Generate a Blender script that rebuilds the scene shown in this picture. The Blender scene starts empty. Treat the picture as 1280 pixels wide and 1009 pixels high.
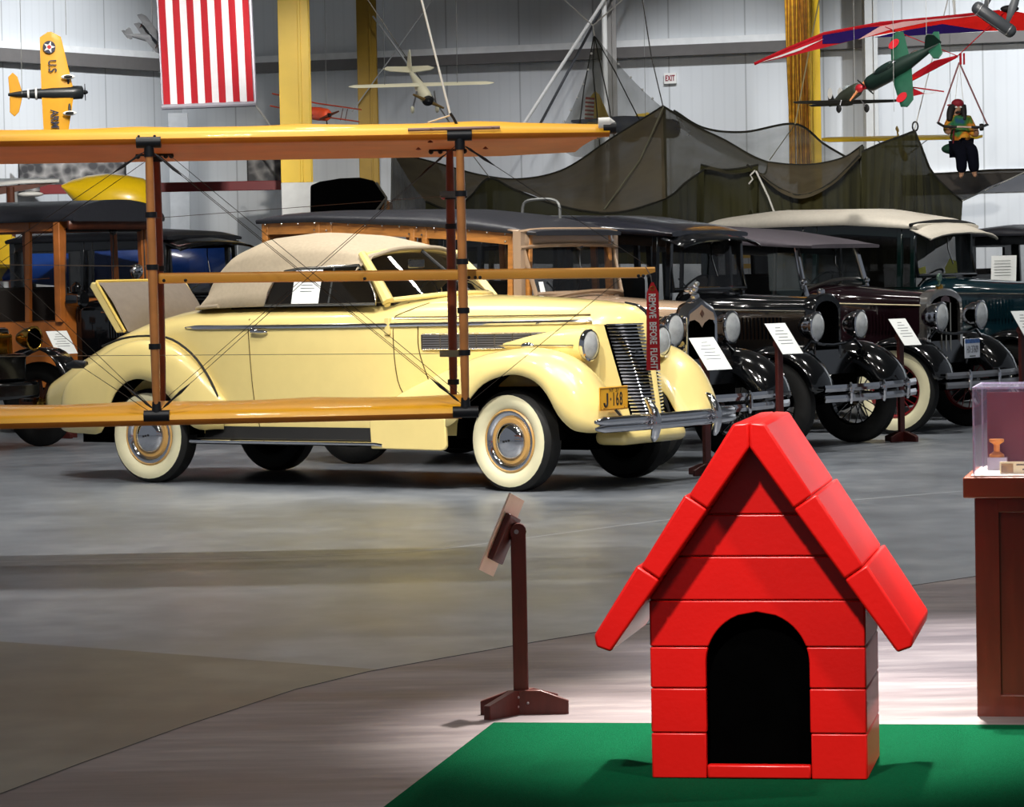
import bpy, bmesh, math, random
from math import sin, cos, pi, radians, atan, atan2, sqrt
from mathutils import Vector, Matrix
random.seed(7)
scene = bpy.context.scene
COL = scene.collection
V3 = Vector
# ------------------------------------------------------------------ camera
F, CH, PHI = 4200.0, 1.52, radians(1.1)
PIT = atan((504.5-335)/F)
fw = V3((0, cos(PIT), -sin(PIT))); u0 = V3((0, sin(PIT), cos(PIT))); r0 = V3((1, 0, 0))
rt = r0*cos(PHI) - u0*sin(PHI); up = u0*cos(PHI) + r0*sin(PHI)
cd = bpy.data.cameras.new('camera'); cam = bpy.data.objects.new('camera', cd); COL.objects.link(cam)
cam.matrix_world = Matrix(((rt.x, up.x, -fw.x, 0), (rt.y, up.y, -fw.y, 0), (rt.z, up.z, -fw.z, CH), (0, 0, 0, 1)))
cd.sensor_width = 36; cd.lens = F/1280*36; cd.clip_start = .5; cd.clip_end = 300
scene.camera = cam
def at(x, y, Y):                      # the point at depth Y that the photo shows at pixel (x, y)
    d = fw + rt*((x-640)/F) + up*((504.5-y)/F)
    k = Y/d.y
    return V3((d.x*k, Y, CH+d.z*k))
def gnd(x, y, z=0):
    d = fw + rt*((x-640)/F) + up*((504.5-y)/F)
    k = (z-CH)/d.z
    return V3((d.x*k, d.y*k, z))
# ------------------------------------------------------------------ materials
def lin(h):
    if isinstance(h, tuple): return h
    h = h.lstrip('#'); c = [int(h[i:i+2], 16)/255 for i in (0, 2, 4)]
    return tuple(x/12.92 if x <= .04045 else ((x+.055)/1.055)**2.4 for x in c)
MATS = {}
def mat(name, col, rough=.5, metal=0., var=.06, scale=9., bump=0., bscale=None, coat=0., alpha=1., emit=0., spec=.5, trans=0., stretch=None, sheen=0.):
    if name in MATS: return MATS[name]
    m = bpy.data.materials.new(name); m.use_nodes = True
    nt = m.node_tree; N = nt.nodes; L = nt.links
    b = N['Principled BSDF']; c = lin(col)
    tc = N.new('ShaderNodeTexCoord'); mp = N.new('ShaderNodeMapping'); L.new(tc.outputs['Object'], mp.inputs[0])
    if stretch: mp.inputs['Scale'].default_value = stretch
    nz = N.new('ShaderNodeTexNoise'); nz.inputs['Scale'].default_value = scale; nz.inputs['Detail'].default_value = 4
    L.new(mp.outputs[0], nz.inputs['Vector'])
    mr = N.new('ShaderNodeMapRange'); mr.inputs['From Min'].default_value = .3; mr.inputs['From Max'].default_value = .7
    mr.inputs['To Min'].default_value = 1-var; mr.inputs['To Max'].default_value = 1+var
    L.new(nz.outputs['Fac'], mr.inputs['Value'])
    vm = N.new('ShaderNodeVectorMath'); vm.operation = 'SCALE'; vm.inputs[0].default_value = c
    L.new(mr.outputs[0], vm.inputs['Scale']); L.new(vm.outputs[0], b.inputs['Base Color'])
    b.inputs['Roughness'].default_value = rough; b.inputs['Metallic'].default_value = metal
    b.inputs['Coat Weight'].default_value = coat; b.inputs['Coat Roughness'].default_value = .04
    b.inputs['Alpha'].default_value = alpha; b.inputs['Specular IOR Level'].default_value = spec
    b.inputs['Transmission Weight'].default_value = trans; b.inputs['Sheen Weight'].default_value = sheen
    if emit:
        b.inputs['Emission Color'].default_value = (*c, 1); b.inputs['Emission Strength'].default_value = emit
    if bump:
        n2 = N.new('ShaderNodeTexNoise'); n2.inputs['Scale'].default_value = bscale or scale*6; n2.inputs['Detail'].default_value = 3
        L.new(mp.outputs[0], n2.inputs['Vector'])
        bp = N.new('ShaderNodeBump'); bp.inputs['Strength'].default_value = bump; bp.inputs['Distance'].default_value = .01
        L.new(n2.outputs['Fac'], bp.inputs['Height']); L.new(bp.outputs[0], b.inputs['Normal'])
    MATS[name] = m
    return m
cream = mat('cream_paint', '#ead48a', .28, coat=.9, var=.02)
cream_dk = mat('cream_shadow_paint', '#d9bb5e', .4, var=.03)
chrome = mat('chrome', '#d8d8dc', .07, 1, var=.03)
satin = mat('satin_metal', '#a9a9ac', .3, .9, var=.05)
nickel = mat('nickel', '#c9c2b4', .14, 1, var=.05)
brass = mat('brass', '#c79a45', .18, 1, var=.08)
black = mat('black_gloss_paint', '#07080a', .12, coat=1, var=.1)
black_soft = mat('black_soft', '#0c0c0d', .6, var=.2)
blackroof = mat('black_vinyl_roof', '#26272d', .38, var=.15, scale=30, bump=.15)
rubber = mat('black_rubber', '#131312', .7, var=.2, scale=30)
whitewall = mat('whitewall_rubber', '#e4ddb8', .5, var=.04)
tan_rim = mat('tan_wheel_paint', '#c29755', .35, coat=.5)
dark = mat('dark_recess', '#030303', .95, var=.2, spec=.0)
canvas = mat('beige_canvas', '#b3a48c', .85, var=.06, scale=40, bump=.25, bscale=300)
taupe_lea = mat('taupe_upholstery', '#72675b', .75, var=.06, scale=20, bump=.1)
glass = mat('window_glass', '#0c0d0e', .03, alpha=.3, var=.02)
glass_clear = mat('clear_glass', '#8f9a9c', .02, alpha=.12, var=.02)
lens = mat('lamp_lens', '#eceeec', .22, .55, var=.12, scale=22)
paper = mat('white_paper', '#eef1ef', .7, var=.02)
ink = mat('grey_ink', '#6f7678', .8)
wood = mat('golden_wood', '#b97b3a', .35, var=.22, scale=6, coat=.4, stretch=(1, 1, 6))
wood_dk = mat('dark_brown_wood', '#5a2f1c', .4, var=.2, scale=8)
wood_or = mat('orange_wood', '#b5692a', .4, var=.18, scale=6, coat=.3)
stand_brown = mat('stand_brown_wood', '#50211a', .4, var=.18, scale=14, stretch=(3, 3, .5))
stand_red = mat('stand_red_brown_wood', '#45140f', .45, var=.15, scale=14)
bright_nickel = mat('bright_nickel', '#f0ece6', .16, .95, var=.05)
taupe = mat('taupe_paint', '#a38a72', .25, coat=.8, var=.03)
green_dk = mat('dark_green_paint', '#071a17', .15, coat=1, var=.1)
teal = mat('dark_teal_paint', '#08232b', .15, coat=1, var=.1)
maroon = mat('dark_maroon_paint', '#190b10', .12, coat=1, var=.1)
maroon_top = mat('maroon_grey_canvas', '#575158', .75, var=.1, scale=30, bump=.2)
ivory_top = mat('ivory_canvas', '#cfc8ba', .7, var=.05, scale=30, bump=.2)
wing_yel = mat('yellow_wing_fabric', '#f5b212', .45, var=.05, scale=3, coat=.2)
wing_shade = mat('shaded_wing_underside', '#df821f', .6, var=.12, scale=3)  # same yellow fabric, with the underside's shade put into the colour
strut_w = mat('varnished_strut_wood', '#b8793f', .35, var=.2, scale=8, coat=.4)
strut_d = mat('dark_varnished_strut_wood', '#7a3c1d', .4, var=.2, scale=8)
gun = mat('blue_black_steel', '#15181d', .45, .3)
wire_m = mat('dark_wire', '#2b2723', .5, .4)
cord_w = mat('white_cord', '#d8d5cc', .7)
red_pl = mat('red_plastic', '#d4120d', .33, var=.05, scale=5, bump=.06, bscale=60)
carpet_g = mat('green_carpet', '#04492c', 1.0, var=.22, scale=160, bump=.8, bscale=420, spec=.03)
tag_red = mat('red_nylon', '#c4101a', .6, var=.06)
white = mat('white_paint', '#ecebe6', .5, var=.03)
yellow = mat('yellow_paint', '#e9c011', .3, coat=.6, var=.04)
plate_y = mat('plate_yellow', '#e3a51f', .45, var=.05)
ink_bk = mat('black_ink', '#170d0c', .6)
# ------------------------------------------------------------------ mesh builder
class MB:
    def __init__(s): s.v = []; s.f = []; s.mi = []
    def add(s, vs, fs, mi=0):
        o = len(s.v); s.v += [V3(p) for p in vs]; s.f += [tuple(i+o for i in f) for f in fs]; s.mi += [mi]*len(fs); return s
    def box(s, x0, x1, y0, y1, z0, z1, mi=0):
        vs = [(x, y, z) for x in (x0, x1) for y in (y0, y1) for z in (z0, z1)]
        return s.add(vs, [(0, 1, 3, 2), (4, 6, 7, 5), (0, 4, 5, 1), (2, 3, 7, 6), (0, 2, 6, 4), (1, 5, 7, 3)], mi)
    def bar(s, p, q, w, h, upv=(0, 0, 1), mi=0, w2=None, h2=None):
        p, q = V3(p), V3(q); d = (q-p).normalized(); a = d.cross(V3(upv))
        a = a.normalized() if a.length > 1e-5 else V3((1, 0, 0)); b = a.cross(d)
        w2 = w if w2 is None else w2; h2 = h if h2 is None else h2
        vs = [p+a*(w/2*i)+b*(h/2*j) for i in (-1, 1) for j in (-1, 1)] + [q+a*(w2/2*i)+b*(h2/2*j) for i in (-1, 1) for j in (-1, 1)]
        return s.add(vs, [(0, 1, 3, 2), (4, 6, 7, 5), (0, 4, 5, 1), (2, 3, 7, 6), (0, 2, 6, 4), (1, 5, 7, 3)], mi)
    def tube(s, pts, r, n=8, closed=False, mi=0, flat=1.0):
        pts = [V3(p) for p in pts]; k = len(pts); rs = r if isinstance(r, (list, tuple)) else [r]*k
        prev = None; rings = []
        for i, p in enumerate(pts):
            a = pts[(i+1) % k] if (closed or i < k-1) else p
            b = pts[i-1] if (closed or i > 0) else p
            t = (a-b).normalized()
            if prev is None:
                n0 = t.cross(V3((0, 0, 1)));  n0 = n0 if n0.length > .05 else t.cross(V3((0, 1, 0)))
            else: n0 = prev - t*prev.dot(t)
            n0.normalize(); prev = n0; b0 = t.cross(n0)
            rings.append([p+n0*(rs[i]*cos(2*pi*j/n))+b0*(rs[i]*flat*sin(2*pi*j/n)) for j in range(n)])
        return s.loft(rings, ring=True, cap=not closed, closed=closed, mi=mi)
    def loft(s, secs, ring=False, cap=False, closed=False, mi=0):
        k = len(secs); n = len(secs[0]); vs = [p for q in secs for p in q]; fs = []
        for i in range(k if closed else k-1):
            for j in range(n if ring else n-1):
                a, b = i*n+j, i*n+(j+1) % n; c, d = ((i+1) % k)*n+(j+1) % n, ((i+1) % k)*n+j
                fs.append((a, b, c, d))
        if cap:
            fs.append(tuple(range(n))[::-1]); fs.append(tuple((k-1)*n+j for j in range(n)))
        return s.add(vs, fs, mi)
    def lathe(s, prof, c=(0, 0, 0), axis=(0, 1, 0), n=28, mi=0, cap=False, closed=False):
        c = V3(c); a = V3(axis).normalized(); e = a.cross(V3((0, 0, 1)))
        e = e.normalized() if e.length > .01 else V3((1, 0, 0)); g = a.cross(e)
        secs = [[c+a*h+e*(r*cos(2*pi*j/n))+g*(r*sin(2*pi*j/n)) for j in range(n)] for r, h in prof]
        return s.loft(secs, ring=True, cap=cap, closed=closed, mi=mi)
    def prism(s, poly, vec, mi=0):
        poly = [V3(p) for p in poly]; n = len(poly); v = V3(vec)
        fs = [tuple(range(n))[::-1], tuple(range(n, 2*n))] + [(i, (i+1) % n, n+(i+1) % n, n+i) for i in range(n)]
        return s.add(poly+[p+v for p in poly], fs, mi)
    def ell(s, c, r, n=16, m=10, mi=0):
        c = V3(c)
        if not isinstance(r, (tuple, list)): r = (r, r, r)
        secs = []
        for i in range(m+1):
            t = -pi/2+pi*i/m; k = max(cos(t), 1e-3)
            secs.append([c+V3((r[0]*k*cos(2*pi*j/n), r[1]*k*sin(2*pi*j/n), r[2]*sin(t))) for j in range(n)])
        return s.loft(secs, ring=True, cap=True, mi=mi)
    def quad(s, a, b, c, d, mi=0): return s.add([a, b, c, d], [(0, 1, 2, 3)], mi)
    def poly(s, pts, mi=0): return s.add(pts, [tuple(range(len(pts)))], mi)
    def grid(s, rows, mi=0): return s.loft(rows, mi=mi)
    def mirror(s):
        vs = [V3((p.x, -p.y, p.z)) for p in s.v]; o = len(s.v)
        s.v += vs; s.f += [tuple(i+o for i in f[::-1]) for f in s.f]; s.mi += s.mi; return s
    def xf(s, M):
        s.v = [M @ p for p in s.v]; return s
    def build(s, name, m, parent=None, smooth=38, bevel=0, sub=0, solid=0, loc=None, rot=None, seg=2, label=None):
        me = bpy.data.meshes.new(name); me.from_pydata([tuple(p) for p in s.v], [], s.f)
        ms = m if isinstance(m, (list, tuple)) else [m]
        for q in ms: me.materials.append(q)
        me.polygons.foreach_set('material_index', s.mi)
        bm = bmesh.new(); bm.from_mesh(me); bmesh.ops.remove_doubles(bm, verts=bm.verts, dist=1e-5)
        bmesh.ops.recalc_face_normals(bm, faces=bm.faces); bm.to_mesh(me); bm.free()
        if smooth:
            me.polygons.foreach_set('use_smooth', [True]*len(me.polygons))
            me.set_sharp_from_angle(angle=radians(smooth))
        o = bpy.data.objects.new(name, me); COL.objects.link(o)
        if parent: o.parent = parent
        if loc is not None: o.location = loc
        if rot is not None: o.rotation_euler = rot
        if solid:
            md = o.modifiers.new('thickness', 'SOLIDIFY'); md.thickness = solid; md.offset = 0
        if bevel:
            md = o.modifiers.new('edge', 'BEVEL'); md.width = bevel; md.segments = seg; md.limit_method = 'ANGLE'; md.angle_limit = radians(35)
        if sub:
            md = o.modifiers.new('smooth', 'SUBSURF'); md.levels = sub; md.render_levels = sub
        if label: o['label'] = label
        return o
def thing(name, label, cat, loc=(0, 0, 0), rz=0, group=None, M=None):
    o = bpy.data.objects.new(name, None); o.empty_display_size = .1; COL.objects.link(o)
    if M is not None: o.matrix_world = M
    else: o.location = loc; o.rotation_euler = (0, 0, rz)
    return tag(o, label, cat, group)
def tag(o, label, cat, group=None):
    o['label'] = label; o['category'] = cat
    if group: o['group'] = group
    return o
def struct(o): o['kind'] = 'structure'; return o
def text(name, s, size, M, m, parent=None, ext=.001, sx=1.0, bold=0., gap=1.0):
    c = bpy.data.curves.new(name, 'FONT'); c.body = s; c.size = size; c.align_x = 'CENTER'; c.align_y = 'CENTER'
    c.extrude = ext; c.offset = bold; c.resolution_u = 3; c.space_character = gap
    t = bpy.data.objects.new(name, c); COL.objects.link(t)
    me = bpy.data.meshes.new_from_object(t); bpy.data.objects.remove(t)
    me.materials.clear(); me.materials.append(m)
    o = bpy.data.objects.new(name, me); COL.objects.link(o)
    if parent: o.parent = parent
    o.matrix_basis = M @ Matrix.Diagonal((sx, 1, 1, 1))
    return o
def frame_m(o, x, y):                 # matrix with local x and y axes as given, z = x cross y
    x = V3(x).normalized(); y = V3(y); y = (y-x*y.dot(x)).normalized(); z = x.cross(y)
    return Matrix(((x.x, y.x, z.x, o[0]), (x.y, y.y, z.y, o[1]), (x.z, y.z, z.z, o[2]), (0, 0, 0, 1)))
def lerp(a, b, t): return a+(b-a)*t
def interp(tab, x):                   # piecewise smooth table lookup: rows (x, v1, v2 ...)
    tab = sorted(tab)
    if x <= tab[0][0]: return tab[0][1:]
    for a, b in zip(tab, tab[1:]):
        if x <= b[0]:
            t = (x-a[0])/(b[0]-a[0]); return tuple(lerp(p, q, t) for p, q in zip(a[1:], b[1:]))
    return tab[-1][1:]
def crom(pts, n):                     # Catmull-Rom resample of a polyline
    pts = [V3(p) for p in pts]
    if len(pts) == 2: return [pts[0].lerp(pts[1], i/(n-1)) for i in range(n)]
    P = [pts[0]*2-pts[1]]+pts+[pts[-1]*2-pts[-2]]; out = []; k = len(pts)-1
    for i in range(n):
        u = min(i/(n-1)*k, k-1e-6); j = int(u); t = u-j; a, b, c, d = P[j:j+4]
        out.append(.5*((2*b)+(c-a)*t+(2*a-5*b+4*c-d)*t*t+(3*b-a-3*c+d)*t**3))
    return out
# ------------------------------------------------------------------ room
def floor_mat(name, c1, c2, c3, rough0, rough1, stretch, bumps=.05, hi=None):
    m = bpy.data.materials.new(name); m.use_nodes = True; nt = m.node_tree; N = nt.nodes; L = nt.links; b = N['Principled BSDF']
    tc = N.new('ShaderNodeTexCoord'); mp = N.new('ShaderNodeMapping'); mp.inputs['Scale'].default_value = stretch
    L.new(tc.outputs['Object'], mp.inputs[0])
    a = N.new('ShaderNodeTexNoise'); a.inputs['Scale'].default_value = .9; a.inputs['Detail'].default_value = 7; a.inputs['Roughness'].default_value = .6
    d = N.new('ShaderNodeTexNoise'); d.inputs['Scale'].default_value = 6; d.inputs['Detail'].default_value = 6
    L.new(mp.outputs[0], a.inputs['Vector']); L.new(mp.outputs[0], d.inputs['Vector'])
    mx = N.new('ShaderNodeMath'); mx.operation = 'MULTIPLY_ADD'; mx.inputs[1].default_value = .35; L.new(d.outputs['Fac'], mx.inputs[0])
    m2 = N.new('ShaderNodeMath'); m2.operation = 'MULTIPLY'; m2.inputs[1].default_value = .65; L.new(a.outputs['Fac'], m2.inputs[0]); L.new(m2.outputs[0], mx.inputs[2])
    cr = N.new('ShaderNodeValToRGB'); e = cr.color_ramp.elements
    e[0].position = .36; e[0].color = (*lin(c1), 1); e[1].position = .64; e[1].color = (*lin(c3), 1)
    k = e.new(.5); k.color = (*lin(c2), 1)
    L.new(mx.outputs[0], cr.inputs[0]); L.new(cr.outputs[0], b.inputs['Base Color'])
    mr = N.new('ShaderNodeMapRange'); mr.inputs['To Min'].default_value = rough0; mr.inputs['To Max'].default_value = rough1
    mr.inputs['From Min'].default_value = .35; mr.inputs['From Max'].default_value = .65
    L.new(a.outputs['Fac'], mr.inputs['Value']); L.new(mr.outputs[0], b.inputs['Roughness'])
    bp = N.new('ShaderNodeBump'); bp.inputs['Strength'].default_value = bumps; bp.inputs['Distance'].default_value = .02
    L.new(d.outputs['Fac'], bp.inputs['Height']); L.new(bp.outputs[0], b.inputs['Normal'])
    return m
conc = floor_mat('polished_concrete', '#5b6067', '#6e737a', '#85898e', .30, .40, (.8, .6, 1), .012)
vinyl = floor_mat('taupe_wood_grain_floor', '#504749', '#64595a', '#7f7471', .4, .55, (.5, 2.2, 1), .1)
b = MB(); b.quad((-14, -3, 0), (16, -3, 0), (16, 52, 0), (-14, 52, 0)); struct(b.build('floor', conc, smooth=0))
edge_px = [(-60, 1014), (0, 993), (100, 955), (230, 908), (370, 862), (460, 840), (560, 822), (680, 801), (800, 782), (940, 761), (1080, 741), (1218, 721), (1330, 706), (1500, 684)]
edge = [gnd(x, y, .003) for x, y in edge_px]
b = MB(); b.poly([p for p in edge] + [V3((3.2, 2, .003)), V3((-1.45, 2, .003))]); struct(b.build('floor', vinyl, smooth=0))
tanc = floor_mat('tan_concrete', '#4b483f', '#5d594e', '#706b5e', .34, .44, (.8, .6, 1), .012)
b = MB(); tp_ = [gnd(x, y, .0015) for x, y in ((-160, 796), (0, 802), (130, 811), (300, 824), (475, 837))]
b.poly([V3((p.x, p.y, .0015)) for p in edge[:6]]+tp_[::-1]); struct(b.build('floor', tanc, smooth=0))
b = MB()
b.tube([p+V3((0, 0, .001)) for p in edge], .004, 4, flat=.4); struct(b.build('trim_1', mat('dark_joint', '#3a3634', .8), smooth=0))
crack = mat('pale_joint_filler', '#b3b7bb', .5)
for k, pts in enumerate([[(-20, 704), (140, 700), (330, 697), (530, 689), (640, 675), (820, 652), (1000, 632), (1290, 607)], [(300, 712), (700, 640), (900, 585), (1010, 560)]][:1]):
    b = MB(); P = [gnd(x, y+random.uniform(-.8, .8), .001) for x, y in pts]
    b.loft([[p, p+V3((0, .035, 0))] for p in crom(P, 30)]); struct(b.build('trim_2', crack, smooth=0))
# walls: corrugated white metal panels
def wall_mat(name, base):
    m = bpy.data.materials.new(name); m.use_nodes = True; nt = m.node_tree; N = nt.nodes; L = nt.links; b = N['Principled BSDF']
    tc = N.new('ShaderNodeTexCoord'); sx = N.new('ShaderNodeSeparateXYZ'); L.new(tc.outputs['Object'], sx.inputs[0])
    def ridge(per, width, depth):
        md = N.new('ShaderNodeMath'); md.operation = 'MODULO'; ad = N.new('ShaderNodeMath'); ad.operation = 'ADD'; ad.inputs[1].default_value = 100
        L.new(sx.outputs['X'], ad.inputs[0]); L.new(ad.outputs[0], md.inputs[0]); md.inputs[1].default_value = per
        lt = N.new('ShaderNodeMath'); lt.operation = 'LESS_THAN'; lt.inputs[1].default_value = width; L.new(md.outputs[0], lt.inputs[0])
        mu = N.new('ShaderNodeMath'); mu.operation = 'MULTIPLY'; mu.inputs[1].default_value = depth; L.new(lt.outputs[0], mu.inputs[0]); return mu
    a = ridge(1.05, .02, .32); c = ridge(.15, .03, .035)
    su = N.new('ShaderNodeMath'); su.operation = 'ADD'; L.new(a.outputs[0], su.inputs[0]); L.new(c.outputs[0], su.inputs[1])
    nz = N.new('ShaderNodeTexNoise'); nz.inputs['Scale'].default_value = .8; L.new(tc.outputs['Object'], nz.inputs['Vector'])
    mr = N.new('ShaderNodeMapRange'); mr.inputs['To Min'].default_value = .9; mr.inputs['To Max'].default_value = 1.08; L.new(nz.outputs['Fac'], mr.inputs['Value'])
    sb = N.new('ShaderNodeMath'); sb.operation = 'SUBTRACT'; L.new(mr.outputs[0], sb.inputs[0]); L.new(su.outputs[0], sb.inputs[1])
    vm = N.new('ShaderNodeVectorMath'); vm.operation = 'SCALE'; vm.inputs[0].default_value = lin(base); L.new(sb.outputs[0], vm.inputs['Scale'])
    L.new(vm.outputs[0], b.inputs['Base Color']); b.inputs['Roughness'].default_value = .55
    return m
wallm = wall_mat('white_ribbed_metal_wall', '#d3d6d8')
corner = at(232, 300, 47.0); cr_ = at(2500, 300, 39.0); cl_ = at(-700, 300, 36.0)
WH = 9.0
def wall(name, p, q):
    d = V3((q.x-p.x, q.y-p.y, 0)); b = MB(); b.box(0, d.length, 0, .25, 0, WH)
    return struct(b.build(name, wallm, smooth=0, loc=(p.x, p.y, 0), rot=(0, 0, atan2(d.y, d.x))))
wall('wall_back', corner, cr_)
wl = wall('wall_left', cl_, corner)
def on_wall(x, y, off=0.0, left=False):   # the point on a wall seen at that pixel
    p, q = (cl_, corner) if left else (corner, cr_)
    n = V3((q.y-p.y, -(q.x-p.x), 0)).normalized()
    d = fw + rt*((x-640)/F) + up*((504.5-y)/F); o = V3((0, 0, CH))
    k = (p-o+n*off).dot(n)/d.dot(n); return o+d*k
girt_w = mat('pale_steel_girt', '#e6e7e6', .5); girt_shade = mat('shaded_steel_girt', '#6d6a68', .6)  # one steel girt: lit band and shaded lower face painted as two tones
wdir = V3((cr_.x-corner.x, cr_.y-corner.y, 0)).normalized(); ldir = V3((corner.x-cl_.x, corner.y-cl_.y, 0)).normalized()
zg = on_wall(700, 61).z; wl_len = (cr_-corner).length; ll = (corner-cl_).length
def girt(name, p, d, ln, z, face=.14, top=.09):
    n = V3((d.y, -d.x, 0)); b = MB()
    a = p.copy(); a.z = 0
    def P(t, o, zz): return a+d*t+n*o+V3((0, 0, zz))
    b.add([P(t, o, zz) for t in (0, ln) for o, zz in ((0, z+top), (.15, z+top), (.17, z), (.16, z-face), (0, z-face))], [(0, 1, 6, 5), (1, 2, 7, 6), (2, 3, 8, 7), (3, 4, 9, 8)])
    b.mi = [0, 0, 1, 1]
    return struct(b.build(name, [girt_w, girt_shade], smooth=0))
girt('trim_3', corner, wdir, wl_len, on_wall(640, 66).z)
girt('trim_4', cl_, ldir, ll, on_wall(100, 68, 0, True).z, .17)
# roof over the hall (above the picture)
b = MB(); b.quad((-14, -3, WH), (16, -3, WH), (16, 52, WH), (-14, 52, WH)); struct(b.build('ceiling', mat('ceiling_panels', '#9a9a98', .7, scale=2), smooth=0))
# base band along the right part of the back wall
band = mat('grey_wall_band', '#55565a', .6)
p = on_wall(1128, 222, .02); q = on_wall(1400, 216, .02)
b = MB(); b.quad(V3((p.x, p.y, p.z)), V3((q.x, q.y, p.z)), V3((q.x, q.y, p.z-.22)), V3((p.x, p.y, p.z-.22))); struct(b.build('trim_5', band, smooth=0))
b = MB(); b.bar(V3((p.x, p.y, p.z+.05)), V3((q.x, q.y, p.z+.05)), .05, .05); struct(b.build('trim_6', girt_w, smooth=0))
# columns
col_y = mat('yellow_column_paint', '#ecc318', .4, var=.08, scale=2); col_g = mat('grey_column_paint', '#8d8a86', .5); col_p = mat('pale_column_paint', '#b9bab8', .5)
def hcol(name, x0, x1, Y, m, label, flange=None, base=None):
    a = at(x0, 250, Y); c = at(x1, 250, Y); w = c.x-a.x; r = thing(name, label, 'column', (a.x+w/2, Y, 0))
    zb = at((x0+x1)/2, base, Y).z if base else 0
    b = MB(); b.box(-w/2, w/2, 0, .03, zb, WH-.01); b.box(-w/2, w/2, .32, .35, zb, WH-.01); b.box(-.02, .02, .03, .32, zb, WH-.01)
    b.box(w*.14, w*.24, -.03, 0, zb, WH-.01)
    b.build('steel_section', m, r, bevel=.004)
    if base:
        b = MB(); b.box(-w/2, w/2+.1, -.02, .4, 0, zb); b.build('white_base', mat('white_base_paint', '#d9dbd9', .5), r, bevel=.01)
    return r
hcol('steel_column', 352, 390, 41, col_y, 'yellow steel column on a white base between flag and black carriage top', base=228)
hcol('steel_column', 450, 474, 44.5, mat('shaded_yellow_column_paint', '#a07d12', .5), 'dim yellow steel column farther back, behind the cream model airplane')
hcol('steel_column', 1000, 1028, 42.2, col_y, 'yellow steel column behind the hanging bundle of yellow ropes')
hcol('steel_column', 758, 774, 44.0, col_g, 'grey steel column with a white downpipe behind the tall sheer net')
b = MB(); p = at(756, 60, 43.7); b.tube([(p.x, p.y, 2.6), (p.x, p.y, WH)], .035, 10); b.build('downpipe', white, bpy.data.objects['steel_column.003'], loc=-bpy.data.objects['steel_column.003'].location)
hcol('steel_column', 1084, 1100, 43.0, col_p, 'pale grey steel column behind the green model fighter')
b = MB(); b.box(corner.x-.17, corner.x+.10, corner.y-.35, corner.y-.28, 0, on_wall(300, 140).z); struct(b.build('trim_7', mat('white_trim', '#d8dadb', .5), smooth=0))
# diagonal wall braces
def brace(name, pts, r, m, label, cat='brace'):
    b = MB(); b.tube(pts, r, 8); o = b.build(name, m); return tag(o, label, cat)
brace('wall_brace', [at(768, -20, 43.6), at(640, 178, 43.6)], .022, white, 'white diagonal steel rod left of the grey column', 'brace')
brace('wall_brace', [at(790, -60, 43.8), at(664, 176, 43.8)], .018, mat('grey_rod', '#4e5054', .5), 'dark grey diagonal rod beside the white one behind the wing', 'brace')
brace('wall_brace', [at(318, 130, 42), at(352, 176, 42)], .012, mat('pale_rod', '#a5a5a2', .5), 'thin grey rod running down from the flag corner', 'brace')
brace('wall_brace', [at(466, 20, 44.3), at(560, 150, 44.3)], .012, mat('pale_rod', '#a5a5a2', .5), 'pale crossing rod behind the cream model airplane', 'brace')
brace('wall_brace', [at(540, 0, 44.4), at(440, 140, 44.4)], .008, mat('pale_rod', '#a5a5a2', .5), 'faint thin rod crossing in front of the dim yellow column', 'brace')
# red beam, photo panels and exit sign on the wall
b = MB(); p, q = at(50, 243, 43.0), at(357, 242, 43.0); b.box(p.x, q.x, 43.0, 43.1, p.z-.0, p.z+.12)
beam = tag(b.build('red_rail', mat('red_rail_paint', '#7e1019', .4), bevel=.005), 'long dark red horizontal rail under the wall photographs', 'rail')
def wall_photo(x0, y0, x1, y1, left, label, seed):
    Y = 43.6
    a = at(x0, y0, Y); c = at(x1, y1, Y)
    r = thing('wall_photograph', label, 'photograph', ((a.x+c.x)/2, Y, c.z))
    w = c.x-a.x; h = a.z-c.z
    m = bpy.data.materials.new('grey_photo_print'); m.use_nodes = True; N = m.node_tree.nodes; L = m.node_tree.links
    vo = N.new('ShaderNodeTexVoronoi'); vo.inputs['Scale'].default_value = 9; nz = N.new('ShaderNodeTexNoise'); nz.inputs['Scale'].default_value = 5
    tc = N.new('ShaderNodeTexCoord'); L.new(tc.outputs['Object'], vo.inputs['Vector']); L.new(tc.outputs['Object'], nz.inputs['Vector'])
    cr = N.new('ShaderNodeValToRGB'); cr.color_ramp.elements[0].color = (*lin('#26262a'), 1); cr.color_ramp.elements[1].color = (*lin('#b5b2ae'), 1)
    cr.color_ramp.elements[0].position = .15; cr.color_ramp.elements[1].position = .7
    ml = N.new('ShaderNodeMath'); ml.operation = 'MULTIPLY'; L.new(vo.outputs['Distance'], ml.inputs[0]); L.new(nz.outputs['Fac'], ml.inputs[1]); L.new(ml.outputs[0], cr.inputs[0])
    L.new(cr.outputs[0], N['Principled BSDF'].inputs['Base Color'])
    b = MB(); b.box(-w/2, w/2, 0, .02, 0, h); b.build('print', m, r)
    b = MB(); b.box(-w/2-.02, w/2+.02, .021, .05, -.02, h+.02); b.build('backing_board', black_soft, r)
    return r
wall_photo(24, 200, 156, 237, True, 'wide grey photograph of machinery above the red rail, far from the flag', 1)
wall_photo(310, 192, 352, 231, False, 'small dark grey photograph beside the yellow column with white base', 2)
p = on_wall(838, 98, .03); r = thing('exit_sign', 'white sign with EXIT in dark red letters on the ribbed wall', 'sign', p, atan2(wdir.y, wdir.x))
b = MB(); b.box(-.085, .085, -.015, .015, -.07, .07); b.build('sign_board', white, r, bevel=.003)
text('lettering', 'EXIT', .105, frame_m((0, -.018, 0), (1, 0, 0), (0, 0, 1)), mat('dark_red_ink', '#8e1030', .6), r, .002, .62, .002)
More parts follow.
